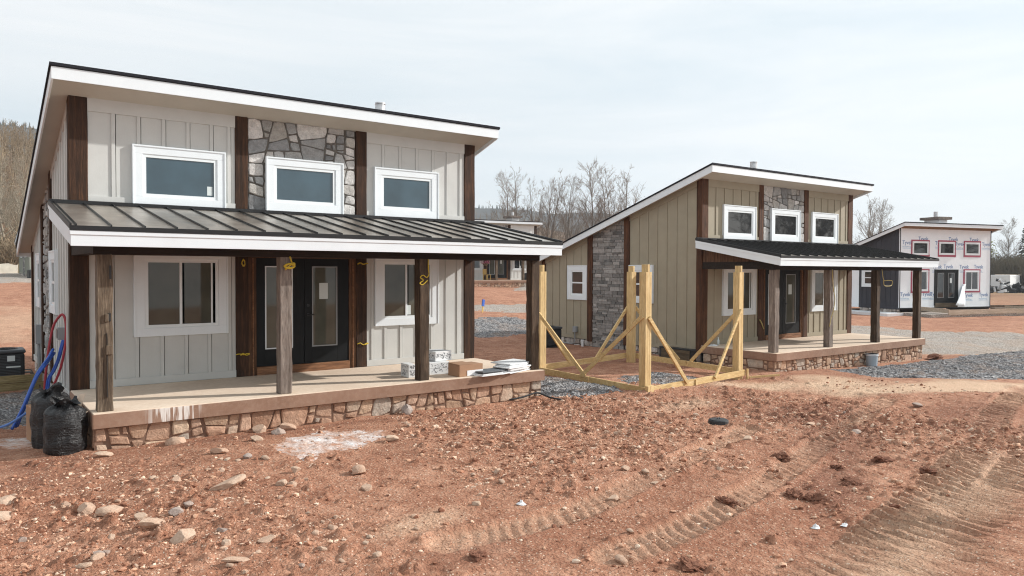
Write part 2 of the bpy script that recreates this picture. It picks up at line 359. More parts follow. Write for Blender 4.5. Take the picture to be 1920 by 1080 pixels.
# ------------------------------------------------------------------ the cabin that repeats along the site
W_,D_=8.0,7.5
SL=.31
soff=lambda y:4.84-SL*y          # soffit plane
rtop=lambda y:5.19-SL*(y+.58)    # roof surface
FR=lambda u,z,d:(u,-d,z)         # front wall frame: d outwards
LF=lambda u,z,d:(-d,u,z)         # left wall frame: u runs back
RF=lambda u,z,d:(W_+d,u,z)
def fbox(mb,fr,u0,u1,z0,z1,d0,d1,c=None):
    a=fr(u0,z0,d0);b=fr(u1,z1,d1); return mb.box(a[0],b[0],a[1],b[1],a[2],b[2],c)
def window(parent,fr_,u0,u1,z0,z1,g,glassm,kind,label=None,tape=False,sticker=None,trim=True,out=.014):
    """g: clear glass rectangle (u0,u1,z0,z1)"""
    S=-.05; fr=lambda u,z,d:fr_(u,z,d+out)
    t=MB(); a,b,c,d=g; fw__=.055
    ia,ib,ic,id_=a-fw__,b+fw__,c-fw__,d+fw__
    if trim:
        top=.012
        fbox(t,fr,u0,u1,id_,z1,S,top); fbox(t,fr,u0,u1,z0,ic,S,top); fbox(t,fr,u0,ia,ic,id_,S,top); fbox(t,fr,ib,u1,ic,id_,S,top)
        for q in ((u0,u1,z1-.028,z1),(u0,u0+.028,z0,z1-.028),(u1-.028,u1,z0,z1-.028)): fbox(t,fr,*q,top,top+.014)
        root=t.build('window',M['white'],parent,bevel=.003)
    else:
        fbox(t,fr,u0,u1,id_,z1,S,-.008); fbox(t,fr,u0,u1,z0,ic,S,-.008); fbox(t,fr,u0,ia,ic,id_,S,-.008); fbox(t,fr,ib,u1,ic,id_,S,-.008)
        root=t.build('window',M['vinyl'],parent,bevel=.003)
    if label: root['label']=label
    s=MB(); o=-.002
    fbox(s,fr,ia,ib,d,id_,S,o); fbox(s,fr,ia,ib,ic,c,S,o); fbox(s,fr,ia,a,c,d,S,o); fbox(s,fr,b,ib,c,d,S,o)
    if kind=='slider':
        m=(a+b)/2-.03; fbox(s,fr,m-.022,m+.022,c,d,S,o-.004); fbox(s,fr,b-.075,b-.045,c,d,S,o-.008)
        k=MB(); fbox(k,fr,m+.03,m+.06,c,d,S,o-.02); fbox(k,fr,b-.04,b,c,d,S,o-.02); k.build('gasket',M['gasket'],root)
    if kind=='hung':
        m=(c+d)/2; fbox(s,fr,a,b,m-.025,m+.025,S,o-.004)
    s.build('sash',M['vinyl'],root,bevel=.002)
    p=MB(); fbox(p,fr,a,b,c,d,S-.01,-.022); p.build('pane',glassm,root)
    if sticker:
        q=MB(); fbox(q,fr,*sticker,-.023,-.0205); q.build('paper_label',M['sticker'],root)
    return root
def siding(name,parent,fr,u0,u1,z0,ztop,mat,bats,frieze=.22,skirt=.15,zfr=None):
    """board and batten wall: ztop is a function of u"""
    mb=MB(); S=-.03; T=.035
    g_=[x for x in sorted(bats) if x-.03>=u0 and x+.03<=u1]; ed=[u0]
    for x in g_: ed+=[x+.031,x+.043]          # open joint added on one side of each batten for a dark line of shade
    ed.append(u1)
    for k in range(0,len(ed),2):
        p0,p1=ed[k],ed[k+1]
        mb.prism([fr(p0,z0,S-T),fr(p1,z0,S-T),fr(p1,ztop(p1),S-T),fr(p0,ztop(p0),S-T)],[fr(p0,z0,S),fr(p1,z0,S),fr(p1,ztop(p1),S),fr(p0,ztop(p0),S)])
    h=.03
    for b in bats:
        if b-h<u0 or b+h>u1: continue
        za,zb=ztop(b-h)-frieze,ztop(b+h)-frieze
        mb.prism([fr(b-h,z0+skirt,S),fr(b+h,z0+skirt,S),fr(b+h,zb,S),fr(b-h,za,S)],[fr(b-h,z0+skirt,S+.02),fr(b+h,z0+skirt,S+.02),fr(b+h,zb,S+.02),fr(b-h,za,S+.02)])
    if frieze: mb.prism([fr(u0,ztop(u0)-frieze,S),fr(u1,ztop(u1)-frieze,S),fr(u1,ztop(u1),S),fr(u0,ztop(u0),S)],[fr(u0,ztop(u0)-frieze,S+.024),fr(u1,ztop(u1)-frieze,S+.024),fr(u1,ztop(u1),S+.024),fr(u0,ztop(u0),S+.024)])
    if skirt: fbox(mb,fr,u0,u1,z0,z0+skirt,S,S+.024)
    return mb.build(name,mat,parent,bevel=.002)
def brange(a,b,n): return [a+(b-a)*(i+1)/(n+1) for i in range(n)]
def cabin(loc,rz,label,sid,seed,timber,porch=True,wrapped=False,post_mats=None,side_stone='ledge',gup='glass_up',glow='glass_low',drip=False,zg=-.75,flue=True,stack=False,uwlabels=(),detail=True):
    H=empty('house',loc,rz,label,'house'); TB=M[timber]
    # carcass behind the cladding so that nothing shows through
    c=MB(); c.prism([(.08,.10,-.2),(.08,D_-.02,-.2),(.08,D_-.02,soff(D_)-.05),(.08,.10,soff(.1)-.05)],[(W_-.08,.10,-.2),(W_-.08,D_-.02,-.2),(W_-.08,D_-.02,soff(D_)-.05),(W_-.08,.10,soff(.1)-.05)])
    c.build('wall_core',M['gasket'],H)
    fz=lambda u:4.84
    sm=M[sid]
    if wrapped:
        mb=MB(); fbox(mb,FR,0,W_,-.12,4.84,-.065,-.03); mb.build('house_wrap',M['wrap'],H)
    else:
        U=lambda z:(lambda u:z)
        siding('front_siding',H,FR,.28,2.67,3.02,fz,sm,[.66,1.05,1.45,1.85,2.25,2.56],skirt=.2)
        siding('front_siding',H,FR,5.32,7.72,3.02,fz,sm,[5.70,6.10,6.50,6.90,7.28,7.62],skirt=.2)
        siding('front_siding',H,FR,.28,2.67,.0,U(3.02),sm,[.62,1.0,1.4,1.8,2.2,2.56],frieze=0,skirt=.13)
        siding('front_siding',H,FR,5.32,7.72,.0,U(3.02),sm,[5.45,5.75,6.12,6.5,6.88,7.26,7.56],frieze=0,skirt=.13)
        stones('stone_panel',H,2.90,5.07,3.02,4.84,lambda u,v,d:FR(u,v,d-.045),GREYS,M['stone'],M['mortar'],seed,'mosaic',mx=.66,mn=.09,gap=.0035,dep=.045)
        mb=MB(); fbox(mb,FR,2.9,5.07,2.22,3.02,-.065,-.03); mb.build('door_header_board',TB,H)
    # side walls
    skz=-.2
    for fr,nm in ((LF,'left'),(RF,'right')):
        if nm=='right' and not detail: pass
        spans=[(.21,2.95),(4.96,D_-.2)] if not wrapped else [(0.0,2.95),(4.96,D_)]
        for a,b in spans:
            n=int((b-a)/.42); siding('side_siding',H,fr,a,b,skz,lambda u:soff(u),sm,brange(a,b,n),frieze=.16,skirt=.13)
        if not wrapped:
            stones('side_stone',H,3.19,4.71,-.55,4.0,lambda u,v,d,fr=fr:fr(u,v,d-.05),LEDGE if side_stone=='ledge' else GREYS,M['stone'],M['mortar'],seed+3,side_stone,mx=.4,mn=.1,gap=.004 if side_stone=='ledge' else .012,dep=.045,cutv=(SL,1,4.84))
            for a,b in ((2.95,3.19),(4.71,4.96),(D_-.2,D_)):
                mb=MB(); mb.prism([fr(a,skz-.05,-.05),fr(b,skz-.05,-.05),fr(b,soff(b),-.05),fr(a,soff(a),-.05)],[fr(a,skz-.05,.012),fr(b,skz-.05,.012),fr(b,soff(b),.012),fr(a,soff(a),.012)]); mb.build('timber',TB,H,bevel=.006)
        stones('foundation_stone',H,.05,3.17,zg,-.2,lambda u,v,d,fr=fr:fr(u,v,d-.07),WHITES,M['stone'],M['mortar'],seed+5,'ashlar',mx=.5,mn=.12,gap=.010,dep=.05)
        stones('foundation_stone',H,4.73,D_,zg,-.2,lambda u,v,d,fr=fr:fr(u,v,d-.07),WHITES,M['stone'],M['mortar'],seed+6,'ashlar',mx=.5,mn=.12,gap=.010,dep=.05)
        if wrapped: 
            window(H,fr,1.90,2.945,1.15,2.35,(2.14,2.705,1.37,2.12),M['glass_dark'],'hung')
            mb=MB(); mb.prism([fr(2.95,-.2,-.05),fr(3.19,-.2,-.05),fr(3.19,soff(3.19),-.05),fr(2.95,soff(2.95),-.05)],[fr(2.95,-.2,.0),fr(3.19,-.2,.0),fr(3.19,soff(3.19),.0),fr(2.95,soff(2.95),.0)]); mb.build('timber',sm,H)
            mb=MB(); mb.prism([fr(3.19,-.2,-.07),fr(4.96,-.2,-.07),fr(4.96,soff(4.96),-.07),fr(3.19,soff(3.19),-.07)],[fr(3.19,-.2,-.03),fr(4.96,-.2,-.03),fr(4.96,soff(4.96),-.03),fr(3.19,soff(3.19),-.03)]); mb.build('chase_wrap',M['wrap'],H)
        else:
            for a,b in ((1.90,2.945),(4.965,6.0)): window(H,fr,a,b,1.15,2.35,(a+.24,b-.24,1.37,2.12),M[gup] if gup!='glass_up' else M['glass_low'],'hung')
    mb=MB(); mb.prism([(0,D_-.03,skz),(W_,D_-.03,skz),(W_,D_-.03,soff(D_)),(0,D_-.03,soff(D_))],[(0,D_,skz),(W_,D_,skz),(W_,D_,soff(D_)),(0,D_,soff(D_))]); mb.build('rear_wall',sm,H)
    # corner and bay timbers of the front
    if not wrapped:
        rd=random.Random(seed)
        for a,b,z0 in ((.0,.28,-.22),(2.67,2.90,.0),(5.08,5.32,.0),(7.72,8.0,-.02)):
            mb=MB(); dp=.21 if a in (0.,7.72) else .07
            mb.beam(((a+b)/2,dp/2,z0),((a+b)/2,dp/2,4.842),b-a,dp,side=(1,0,0),jit=.004,seg=12,rnd=rd); mb.build('timber',TB,H,bevel=.012)
    # roof
    ya,yb=-.58,7.92; xa,xb=-.28,W_+.24
    mb=MB(); pr=lambda x0,x1,y0,y1,f,t:([(x0,y0,f(y0)-t),(x1,y0,f(y0)-t),(x1,y1,f(y1)-t),(x0,y1,f(y1)-t)],[(x0,y0,f(y0)),(x1,y0,f(y0)),(x1,y1,f(y1)),(x0,y1,f(y1))])
    mb.hexa(*pr(xa-.025,xb+.025,ya-.025,yb+.02,rtop,.045)); roof=mb.build('roof',M['shingle'],H)
    mb=MB(); f2=lambda y:rtop(y)-.045
    mb.box(xa,xb,ya,ya+.03,4.945,f2(ya)-.006)
    for x0,x1 in ((xa,xa+.03),(xb-.03,xb)): mb.hexa(*pr(x0,x1,ya+.03,yb-.03,f2,.20))
    mb.box(xa,xb,yb-.03,yb,rtop(yb)-.25,rtop(yb)-.05); mb.build('fascia',M['white'],roof,bevel=.003)
    mb=MB(); mb.hexa(*pr(xa+.03,xb-.03,ya+.03,yb-.03,soff,.0001) if False else ([(xa+.03,ya+.03,soff(ya+.03)),(xb-.03,ya+.03,soff(ya+.03)),(xb-.03,yb-.03,soff(yb-.03)),(xa+.03,yb-.03,soff(yb-.03))],[(xa+.03,ya+.03,f2(ya+.03)-.003),(xb-.03,ya+.03,f2(ya+.03)-.003),(xb-.03,yb-.03,f2(yb-.03)-.003),(xa+.03,yb-.03,f2(yb-.03)-.003)]))
    so_=mb.build('soffit',M['rafter'] if wrapped else M['soffit'],roof)
    if not wrapped and detail:
        mb=MB()
        for i in range(20):
            x=xa+.16+i*.415; mb.hexa([(x,ya+.06,soff(ya+.06)-.004),(x+.26,ya+.06,soff(ya+.06)-.004),(x+.26,ya+.16,soff(ya+.16)-.004),(x,ya+.16,soff(ya+.16)-.004)],[(x,ya+.06,soff(ya+.06)+.002),(x+.26,ya+.06,soff(ya+.06)+.002),(x+.26,ya+.16,soff(ya+.16)+.002),(x,ya+.16,soff(ya+.16)+.002)])
        mb.build('soffit_vent',M['soffit_vent'],roof)
    if flue:
        x,y=7.55,3.82; z=rtop(y); top=6.42
        if stack:
            mb=MB(); mb.box(x-.40,x+.40,y-.58,y+.58,z-.6,5.78); ch=mb.build('chimney',M['pale_siding'] if not wrapped else M['wrap'],roof)
            mb=MB(); mb.box(x-.62,x+.62,y-.78,y+.78,5.78,5.96); mb.build('chimney_cap',M['post_grey'],ch)
            z=5.9; top=6.36
        mb=MB(); mb.tube([(x,y,z-.3),(x,y,top-.28)],.11,14); mb.tube([(x,y,top-.34),(x,y,top-.06)],.135,16); mb.tube([(x,y,top-.04),(x,y,top)],.14,16); mb.tube([(x,y,top-.07),(x,y,top-.03)],.10,12)
        mb.build('flue_pipe',M['steel'],roof if not stack else ch,smooth=False)
    # windows of the front
    up=[(.94,2.49,(1.16,2.285,3.31,3.935),(2.17,2.26,3.34,3.50)),(3.22,4.78,(3.43,4.56,3.34,3.935),None),(5.48,7.03,(5.70,6.80,3.34,3.935),None)]
    for i,(a,b,g,st) in enumerate(up):
        if wrapped: a,b=g[0]-.12,g[1]+.12
        window(H,FR,a,b,*((3.12,4.14) if not wrapped else (g[2]-.12,g[3]+.12)),g,M[gup],'fixed',uwlabels[i] if i<len(uwlabels) else None,trim=not wrapped,out=.045 if i==1 and not wrapped else .014,sticker=st if gup=='glass_up' and not wrapped else None)
    for i,(a,b) in enumerate(((.95,2.52),(5.49,7.03))):
        window(H,FR,*((a,b,.83,2.28) if not wrapped else (a+.12,b-.11,.91,2.24)),(a+.23,b-.22,1.03,2.12),M[glow],'slider',trim=not wrapped,sticker=(a+.75,a+.86,1.05,1.25) if i==1 and not wrapped else None)
    DO=0.0
    if wrapped:
        DO=.03; mb=MB()
        for a,b,z0,z1 in ((.98,2.45,3.15,4.10),(3.26,4.74,3.15,4.10),(5.52,6.99,3.15,4.10),(.99,2.48,.86,2.27),(5.53,6.99,.86,2.27)):
            e=.15; rd=random.Random(a)
            for q in ((a-.02,b+.04,z1-e+.05,z1+.05),(a-.03,b+.02+rd.uniform(0,.06),z0-.05,z0+e-.07),(a-.03,a+e-.05,z0-.02,z1-.12),(b-e+.05,b+.03,z0-.02-rd.uniform(0,.08),z1-.12)): fbox(mb,FR,*q,-.03,-.006+rd.uniform(0,.002))
        mb.build('flashing_tape',M['tape'],H)
    # double door
    if not wrapped:
        mb=MB(); fbox(mb,FR,2.90,3.05,0,2.235,-.06,-.018); fbox(mb,FR,4.93,5.08,0,2.235,-.06,-.018); fbox(mb,FR,3.05,4.93,2.225,2.30,-.06,-.014); mb.build('door_jamb',M['jamb'],H,bevel=.004)
        mb=MB(); fbox(mb,FR,2.975,2.995,0,2.22,-.019,.0); fbox(mb,FR,5.0,5.02,0,2.22,-.019,.0); mb.build('jamb_stop',M['sill_wood'],H)
        mb=MB(); fbox(mb,FR,3.05,4.93,.0,.155,-.06,.02); mb.build('door_sill',M['sill_wood'],H,bevel=.005)
    else:
        mb=MB(); fbox(mb,FR,2.95,5.03,2.22,2.29,-.06,.01); fbox(mb,FR,2.95,3.055,0,2.22,-.06,.01); fbox(mb,FR,4.925,5.03,0,2.22,-.06,.01); mb.build('door_jamb',M['black_door'],H)
        mb=MB(); fbox(mb,FR,3.0,5.0,-.12,.155,-.05,.01); mb.build('door_sill',M['hatch'],H)
    for i,(a,b,g0,g1) in enumerate(((3.055,3.985,3.22,3.76),(3.995,4.925,4.15,4.68))):
        mb=MB(); z0,z1=.16,2.22; gz0,gz1=.48,2.07; o=-.035; FD=(lambda u,z,d:FR(u,z,d+DO))
        fbox(mb,FD,a,g0,z0,z1,-.06,o); fbox(mb,FD,g1,b,z0,z1,-.06,o); fbox(mb,FD,g0,g1,z0,gz0,-.06,o); fbox(mb,FD,g0,g1,gz1,z1,-.06,o)
        d=mb.build('door',M['black_door'],H,bevel=.003)
        mb=MB(); fbox(mb,FD,g0,g1,gz0,gz1,-.058,-.048); mb.build('pane',M['glass_door'] if not wrapped else M['glass_dark'],d)
        mb=MB(); e=.022
        fbox(mb,FD,g0,g0+e,gz0,gz1,-.05,-.028); fbox(mb,FD,g1-e,g1,gz0,gz1,-.05,-.028); fbox(mb,FD,g0+e,g1-e,gz0,gz0+e,-.05,-.028); fbox(mb,FD,g0+e,g1-e,gz1-e,gz1,-.05,-.028); mb.build('glazing_bead',M['grey'] if i or wrapped else M['vinyl'],d)
        if i==1:
            mb=MB(); fbox(mb,FD,(g0+g1)/2-.11,(g0+g1)/2+.07,1.42,1.74,-.0485,-.0455); mb.build('paper_label',M['sticker'],d)
            mb=MB(); mb.tube([FD(4.07,1.12,-.035),FD(4.07,1.12,.02),FD(4.07,1.12,.03),FD(4.17,1.12,.035)],.013,8); mb.tube([FD(4.07,1.12,-.04),FD(4.07,1.12,-.025)],.03,12); mb.tube([FD(4.07,1.30,-.04),FD(4.07,1.30,-.02)],.028,12); mb.build('handle',M['black'],d,smooth=False)
    if not porch: return H
    # porch: slab, stone plinth, posts, beam, roof
    sd=-2.51
    mb=MB(); mb.box(0,W_,sd,-.002,-.21,0)
    sl_=mb.build('porch_slab',M['slab'],H,bevel=.006)
    em=M['slab_edge_drip'] if drip else M['slab_edge']
    mb=MB(); mb.box(0,W_,sd-.012,sd-.001,-.21,-.012); mb.box(-.012,-.001,sd-.012,-.0,-.21,-.012); mb.box(W_+.001,W_+.012,sd-.012,0,-.21,-.012); mb.build('slab_edge',em,sl_,bevel=.003)
    stones('plinth_stone',sl_,.02,W_-.02,zg,-.21,lambda u,v,d:(u,-2.44-d+.03,v),TANS,M['stone_tan'],M['mortar_red'],seed+9,'mosaic',mx=.60 if drip else .46,mn=.075,gap=.004,dep=.06)
    stones('plinth_stone',sl_,-2.42,-.06,zg,-.21,lambda u,v,d:(.05-d,u,v),TANS,M['stone_tan'],M['mortar_red'],seed+10,'mosaic',mx=.5,mn=.11,gap=.008,dep=.05)
    mb=MB(); mb.box(.06,W_-.06,-2.40,-.05,zg,-.24); mb.build('plinth_core',M['mortar_red'],sl_)
    rd=random.Random(seed+1)
    for i,x in enumerate((.165,2.745,5.30,7.865)):
        mb=MB(); wd=.195; mb.beam((x,-2.302,-.0),(x+rd.uniform(-.012,.012),-2.302,2.21),wd,.195,side=(1,0,0),jit=.007,seg=14,rnd=rd)
        pm=(post_mats or ['post']*4)[i]; po=mb.build('porch_post',M[pm],H,bevel=.012)
        if drip and i==0:
            mb=MB(); 
            for (u0,u1,z0,z1) in ((.06,.085,1.86,2.05),(.045,.075,1.27,1.38),(.02,.028,.2,1.1)): mb.box(x+u0,x+u1,-2.4035-.012,-2.38,z0,z1)
            mb.build('mortise_shade',M['gasket'],po)  # dark strips on the post face stand in for shaded mortise slots
            for q_ in ((x-.0,x+.045,-2.425,-2.39,1.26,1.37),(x+.01,x+.092,-2.43,-2.39,.80,.93)): mb=MB(); mb.box(*q_); mb.build('wood_plug',M['post'],po,bevel=.006)
    mb=MB(); mb.box(.03,W_-.03,-2.40,-2.20,2.2,2.42); mb.box(.03,.23,-2.2,-.0,2.22,2.42); mb.box(W_-.23,W_-.03,-2.2,0,2.22,2.42); mb.build('porch_beam',M['timber_h'],H,bevel=.006)
    yf=-2.79; ps=.513/2.79; pz=lambda y:3.10+ps*y; xa,xb=-.28,W_+.22
    q=lambda x0,x1,y0,y1,f,t0,t1:([(x0,y0,f(y0)+t0),(x1,y0,f(y0)+t0),(x1,y1,f(y1)+t0),(x0,y1,f(y1)+t0)],[(x0,y0,f(y0)+t1),(x1,y0,f(y0)+t1),(x1,y1,f(y1)+t1),(x0,y1,f(y1)+t1)])
    mb=MB(); mb.hexa(*q(xa,xb,yf,-.005,pz,-.05,-.025)); pr_=mb.build('porch_roof',M['metal'],H)
    mb=MB(); n=21
    for i in range(n):
        x=xa+.07+i*(xb-xa-.14)/(n-1); mb.hexa(*q(x-.007,x+.007,yf+.03,-.03,pz,-.025,.006 if drip else .020))
    for x0,x1 in ((xa-.012,xa+.012),(xb-.012,xb+.012)): mb.hexa(*q(x0,x1,yf-.012,-.0,pz,-.06,.012))
    mb.box(xa-.012,xb+.012,yf-.022,yf+.012,pz(yf)-.075,pz(yf)-.012); mb.hexa(*q(xa,xb,-.07,-.012,pz,-.02,.035)); mb.build('standing_seams',M['seam'],pr_)
    mb=MB(); zt=pz(yf)-.078
    mb.box(xa,xb,yf-.002,yf+.03,zt-.205,zt); mb.box(xa-.008,xb+.008,yf-.014,yf-.002,zt-.055,zt)
    for s0,s1,e in ((xa,xa+.03,-.01),(xb-.03,xb,.01)):
        mb.hexa(*q(s0,s1,yf+.03,-.0,pz,-.28,-.055)); mb.hexa(*q(min(s0,s0+e) if e<0 else s1,s0 if e<0 else s1+e,yf+.0,-.0,pz,-.125,-.055))
    mb.build('fascia',M['white'],pr_,bevel=.003)
    mb=MB(); mb.hexa(*q(xa+.03,xb-.03,yf+.03,-.04,pz,-.20,-.17)); mb.build('porch_ceiling',M['timber'],pr_)
    for x0,x1 in ((.05,.1),(W_-.1,W_-.05)):
        mb=MB(); mb.prism([(x0,-2.39,2.42),(x0,0,2.42),(x0,0,pz(0)-.2),(x0,-2.39,pz(-2.39)-.2)],[(x1,-2.39,2.42),(x1,0,2.42),(x1,0,pz(0)-.2),(x1,-2.39,pz(-2.39)-.2)]); mb.build('gable_infill',M['jamb'],pr_)
    return H
# ------------------------------------------------------------------ terrain height
CP=np.array([[-3.0, -3.0, -0.62], [-1.0, -2.0, -0.58], [0.0, -2.5, -0.55], [4.0, -2.5, -0.54], [8.0, -2.5, -0.57], [0.0, -9.0, -0.6], [5.0, -12.0, -0.62], [-5.0, -8.0, -0.6], [-8.0, -14.0, -0.6], [2.0, -16.0, -0.6], [-1.0, 2.0, -0.55], [-1.0, 6.0, -0.5], [-6.0, 4.0, -0.45], [-2.0, 14.0, -0.3], [8.5, 3.0, -0.56], [9.0, 8.0, -0.5], [4.0, 4.0, -0.55], [12.0, 12.0, -0.3], [20.0, 18.0, 0.05], [28.0, 28.0, 0.45], [33.0, 37.0, 0.66], [40.0, 40.0, 0.68], [38.0, 46.0, 0.7], [30.0, 46.0, 0.75], [-5.0, 30.0, 0.25], [-4.0, 45.0, 0.8], [-2.0, 62.0, 1.45], [-8.0, 80.0, 1.8], [5.0, 75.0, 1.7], [-30.0, 60.0, 1.4], [-25.0, 25.0, 0.0], [10.2, -3.2, -0.6], [14.07, -2.69, -0.64], [9.6, -0.4, -0.47], [13.4, 0.2, -0.5], [15.6, 2.0, -0.57], [15.6, 6.0, -0.58], [16.0, -2.6, -0.62], [20.0, -2.8, -0.76], [24.0, -2.9, -0.77], [20.0, 4.0, -0.6], [27.0, 0.0, -0.74], [18.0, -6.0, -0.76], [25.0, -7.0, -0.76], [22.0, -13.0, -0.7], [13.0, -8.0, -0.66], [32.0, -4.0, -0.74], [36.0, 2.0, -0.66], [42.0, 4.0, -0.66], [52.0, 4.0, -0.68], [48.0, 14.0, -0.66], [60.0, -5.0, -0.7], [36.0, -20.0, -0.7], [28.0, 10.0, -0.45], [34.0, 20.0, -0.1], [60.0, 30.0, -0.2], [45.0, 60.0, 1.2], [90.0, 20.0, -0.5], [130.0, 0.0, -0.6], [130.0, 60.0, 0.0], [20.0, 100.0, 2.3], [80.0, 110.0, 1.5], [-60.0, 0.0, 0.0], [-50.0, -50.0, -0.5], [60.0, -60.0, -0.6], [200.0, -60.0, -0.6], [200.0, 100.0, 0.0], [0.0, -60.0, -0.6], [-80.0, 90.0, 2.0], [0.0, 200.0, 4.0], [-200.0, 150.0, 4.0], [200.0, 200.0, 1.0], [400.0, 0.0, -0.5], [300.0, 300.0, 1.0], [0.0, 400.0, 6.0], [-300.0, 400.0, 8.0]],float)
def _ph(d2): return .5*d2*np.log(d2+1e-9)
_n=len(CP); _K=_ph(((CP[:,None,:2]-CP[None,:,:2])**2).sum(2))+np.eye(_n)*2.0
_Q=np.c_[np.ones(_n),CP[:,:2]]
_w=np.linalg.solve(np.block([[_K,_Q],[_Q.T,np.zeros((3,3))]]),np.r_[CP[:,2],0,0,0])
def G(x,y):
    x=np.asarray(x,float);y=np.asarray(y,float); o=_w[_n]+_w[_n+1]*x+_w[_n+2]*y
    for i in range(_n): o=o+_w[i]*_ph((x-CP[i,0])**2+(y-CP[i,1])**2)
    return o
def g0(x,y): return float(G(np.array([x]),np.array([y]))[0])
_hr=np.random.default_rng(3); _T=_hr.random((256,256))
def vnoise(x,y):
    xi=np.floor(x).astype(int); yi=np.floor(y).astype(int); fx=x-xi; fy=y-yi; fx=fx*fx*(3-2*fx); fy=fy*fy*(3-2*fy)
    a=_T[xi&255,yi&255];b=_T[(xi+1)&255,yi&255];c=_T[xi&255,(yi+1)&255];d=_T[(xi+1)&255,(yi+1)&255]
    return (a*(1-fx)+b*fx)*(1-fy)+(c*(1-fx)+d*fx)*fy-.5
def fbm(x,y,o=4,g=.5):
    s=0;a=1
    for i in range(o): s=s+a*vnoise(x*2**i+17.3*i,y*2**i+5.1*i); a*=g
    return s
def dist_poly(x,y,pts):
    """distance to a polyline, and the length along it and signed offset at the nearest point"""
    best=np.full(x.shape,1e9);along=np.zeros(x.shape);off=np.zeros(x.shape);L0=0
    for (ax,ay),(bx,by) in zip(pts[:-1],pts[1:]):
        dx,dy=bx-ax,by-ay;l=math.hypot(dx,dy); t=np.clip(((x-ax)*dx+(y-ay)*dy)/l**2,0,1)
        d=np.hypot(x-ax-t*dx,y-ay-t*dy); m=d<best; s=((x-ax)*dy-(y-ay)*dx)/l
        best=np.where(m,d,best);along=np.where(m,L0+t*l,along);off=np.where(m,s,off);L0+=l
    return best,along,off
def smooth(pts,n=2):
    for _ in range(n):
        o=[pts[0]]
        for a,b in zip(pts[:-1],pts[1:]): o+=[(a[0]*.75+b[0]*.25,a[1]*.75+b[1]*.25),(a[0]*.25+b[0]*.75,a[1]*.25+b[1]*.75)]
        pts=o+[pts[-1]]
    return pts
TRACKS=[(smooth([(3.4,-10.72),(4.64,-10.62),(5.4,-10.55),(6.11,-10.45),(7.22,-10.26),(8.19,-10.04),(9.54,-9.67),(11.82,-9.07),(14.9,-8.2),(20,-7)]),.26,.066,.20),
        (smooth([(3.3,-9.3),(4.0,-9.26),(4.89,-9.1),(5.86,-8.95),(7.65,-8.35),(8.84,-7.95),(10.93,-7.3),(14,-6.4)]),.20,.024,.165),
        (smooth([(5.2,-11.1),(6.16,-10.98),(7.53,-10.76),(9.27,-10.41),(10.68,-10.11),(14,-9.3)]),.24,.055,.19),
        (smooth([(2.2,-8.15),(2.87,-8.25),(3.85,-8.2),(5.15,-7.9),(7,-7.3),(9,-6.6)]),.2,.018,.17)]
def seg(a,b,st): return np.arange(a,b,st)
def grow(a,st,b,k):
    o=[];x=a;s=st
    while x<b: s*=k; x+=s; o.append(x)
    return np.array(o)
gx=np.concatenate([-grow(3.2,.034,900,1.075)[::-1]-0,seg(-3.2,15.5,.034),grow(15.5,.034,1500,1.045)])
gy=np.concatenate([seg(-40,-13,3),seg(-13,-10.3,.3),seg(-10.3,-2.2,.030),grow(-2.2,.030,1500,1.035)])
def in_house(x,y): return (x>.3)&(x<7.7)&(y>-2.1)&(y<7.2)
X,Y=np.meshgrid(gx,gy)
x=X.ravel();y=Y.ravel()
Zb=np.empty(len(x))
for i in range(0,len(x),200000): Zb[i:i+200000]=G(x[i:i+200000],y[i:i+200000])
dcam=np.hypot(x-CAM.x,y-CAM.y); fade=np.clip(1.25-dcam/120,0,1)
near=np.clip(1.35-dcam/30,0,1)
rough=np.clip(.55+1.1*fbm(x*.22+3,y*.22+9,3),.15,1.3)
h=.16*fbm(x*.28,y*.28,3)*fade+.055*fbm(x*1.1+7,y*1.1,4)*fade*rough
rid=1-np.abs(fbm(x*2.3+4,y*2.3+2,3))*2.4
h+=.025*rid*rough*near
bl=np.abs(fbm(x*4.3+.3*vnoise(x*9,y*9),y*4.3+3,3,.55))*.062+np.abs(vnoise(x*10.5+.4*vnoise(x*17,y*17),y*10.5))*.046+np.abs(vnoise(x*18+3,y*18+.5*vnoise(x*25,y*25)))*.036
h+=(bl-.04)*rough*near
trk=np.zeros(len(x))
nm=np.where(near>.05)[0]
for pts,wd,dep,sp in TRACKS:
    d,al,of=dist_poly(x[nm]+.05*vnoise(x[nm]*1.3,y[nm]*1.3),y[nm]+.05*vnoise(x[nm]*1.3+9,y[nm]*1.3),pts)
    m=np.clip((wd+.04-d)/.08,0,1)*np.clip(.85+1.2*fbm(al*.5+wd*50,of,2),.15,1)
    ph=(al+of*.6+.10*vnoise(al*2.2,of*3)+.03*vnoise(x[nm]*9,y[nm]*9))/sp; lug=np.abs((ph%1)-.5)*2; lug=np.clip((lug-.3)*2.2,0,1)**.8*np.clip(.95+.9*vnoise(al*1.3+wd*90,of*3)+.35*vnoise(x[nm]*7,y[nm]*7),.1,1.3)
    berm=np.clip(1-np.abs(d-wd-.05)/.07,0,1)*.018
    h[nm]=h[nm]*(1-.55*m)+m*(-.035+dep*1.25*lug)+berm*np.clip(1+fbm(al*2,of*3,2)*2,0,1.5); trk[nm]=np.maximum(trk[nm],m)
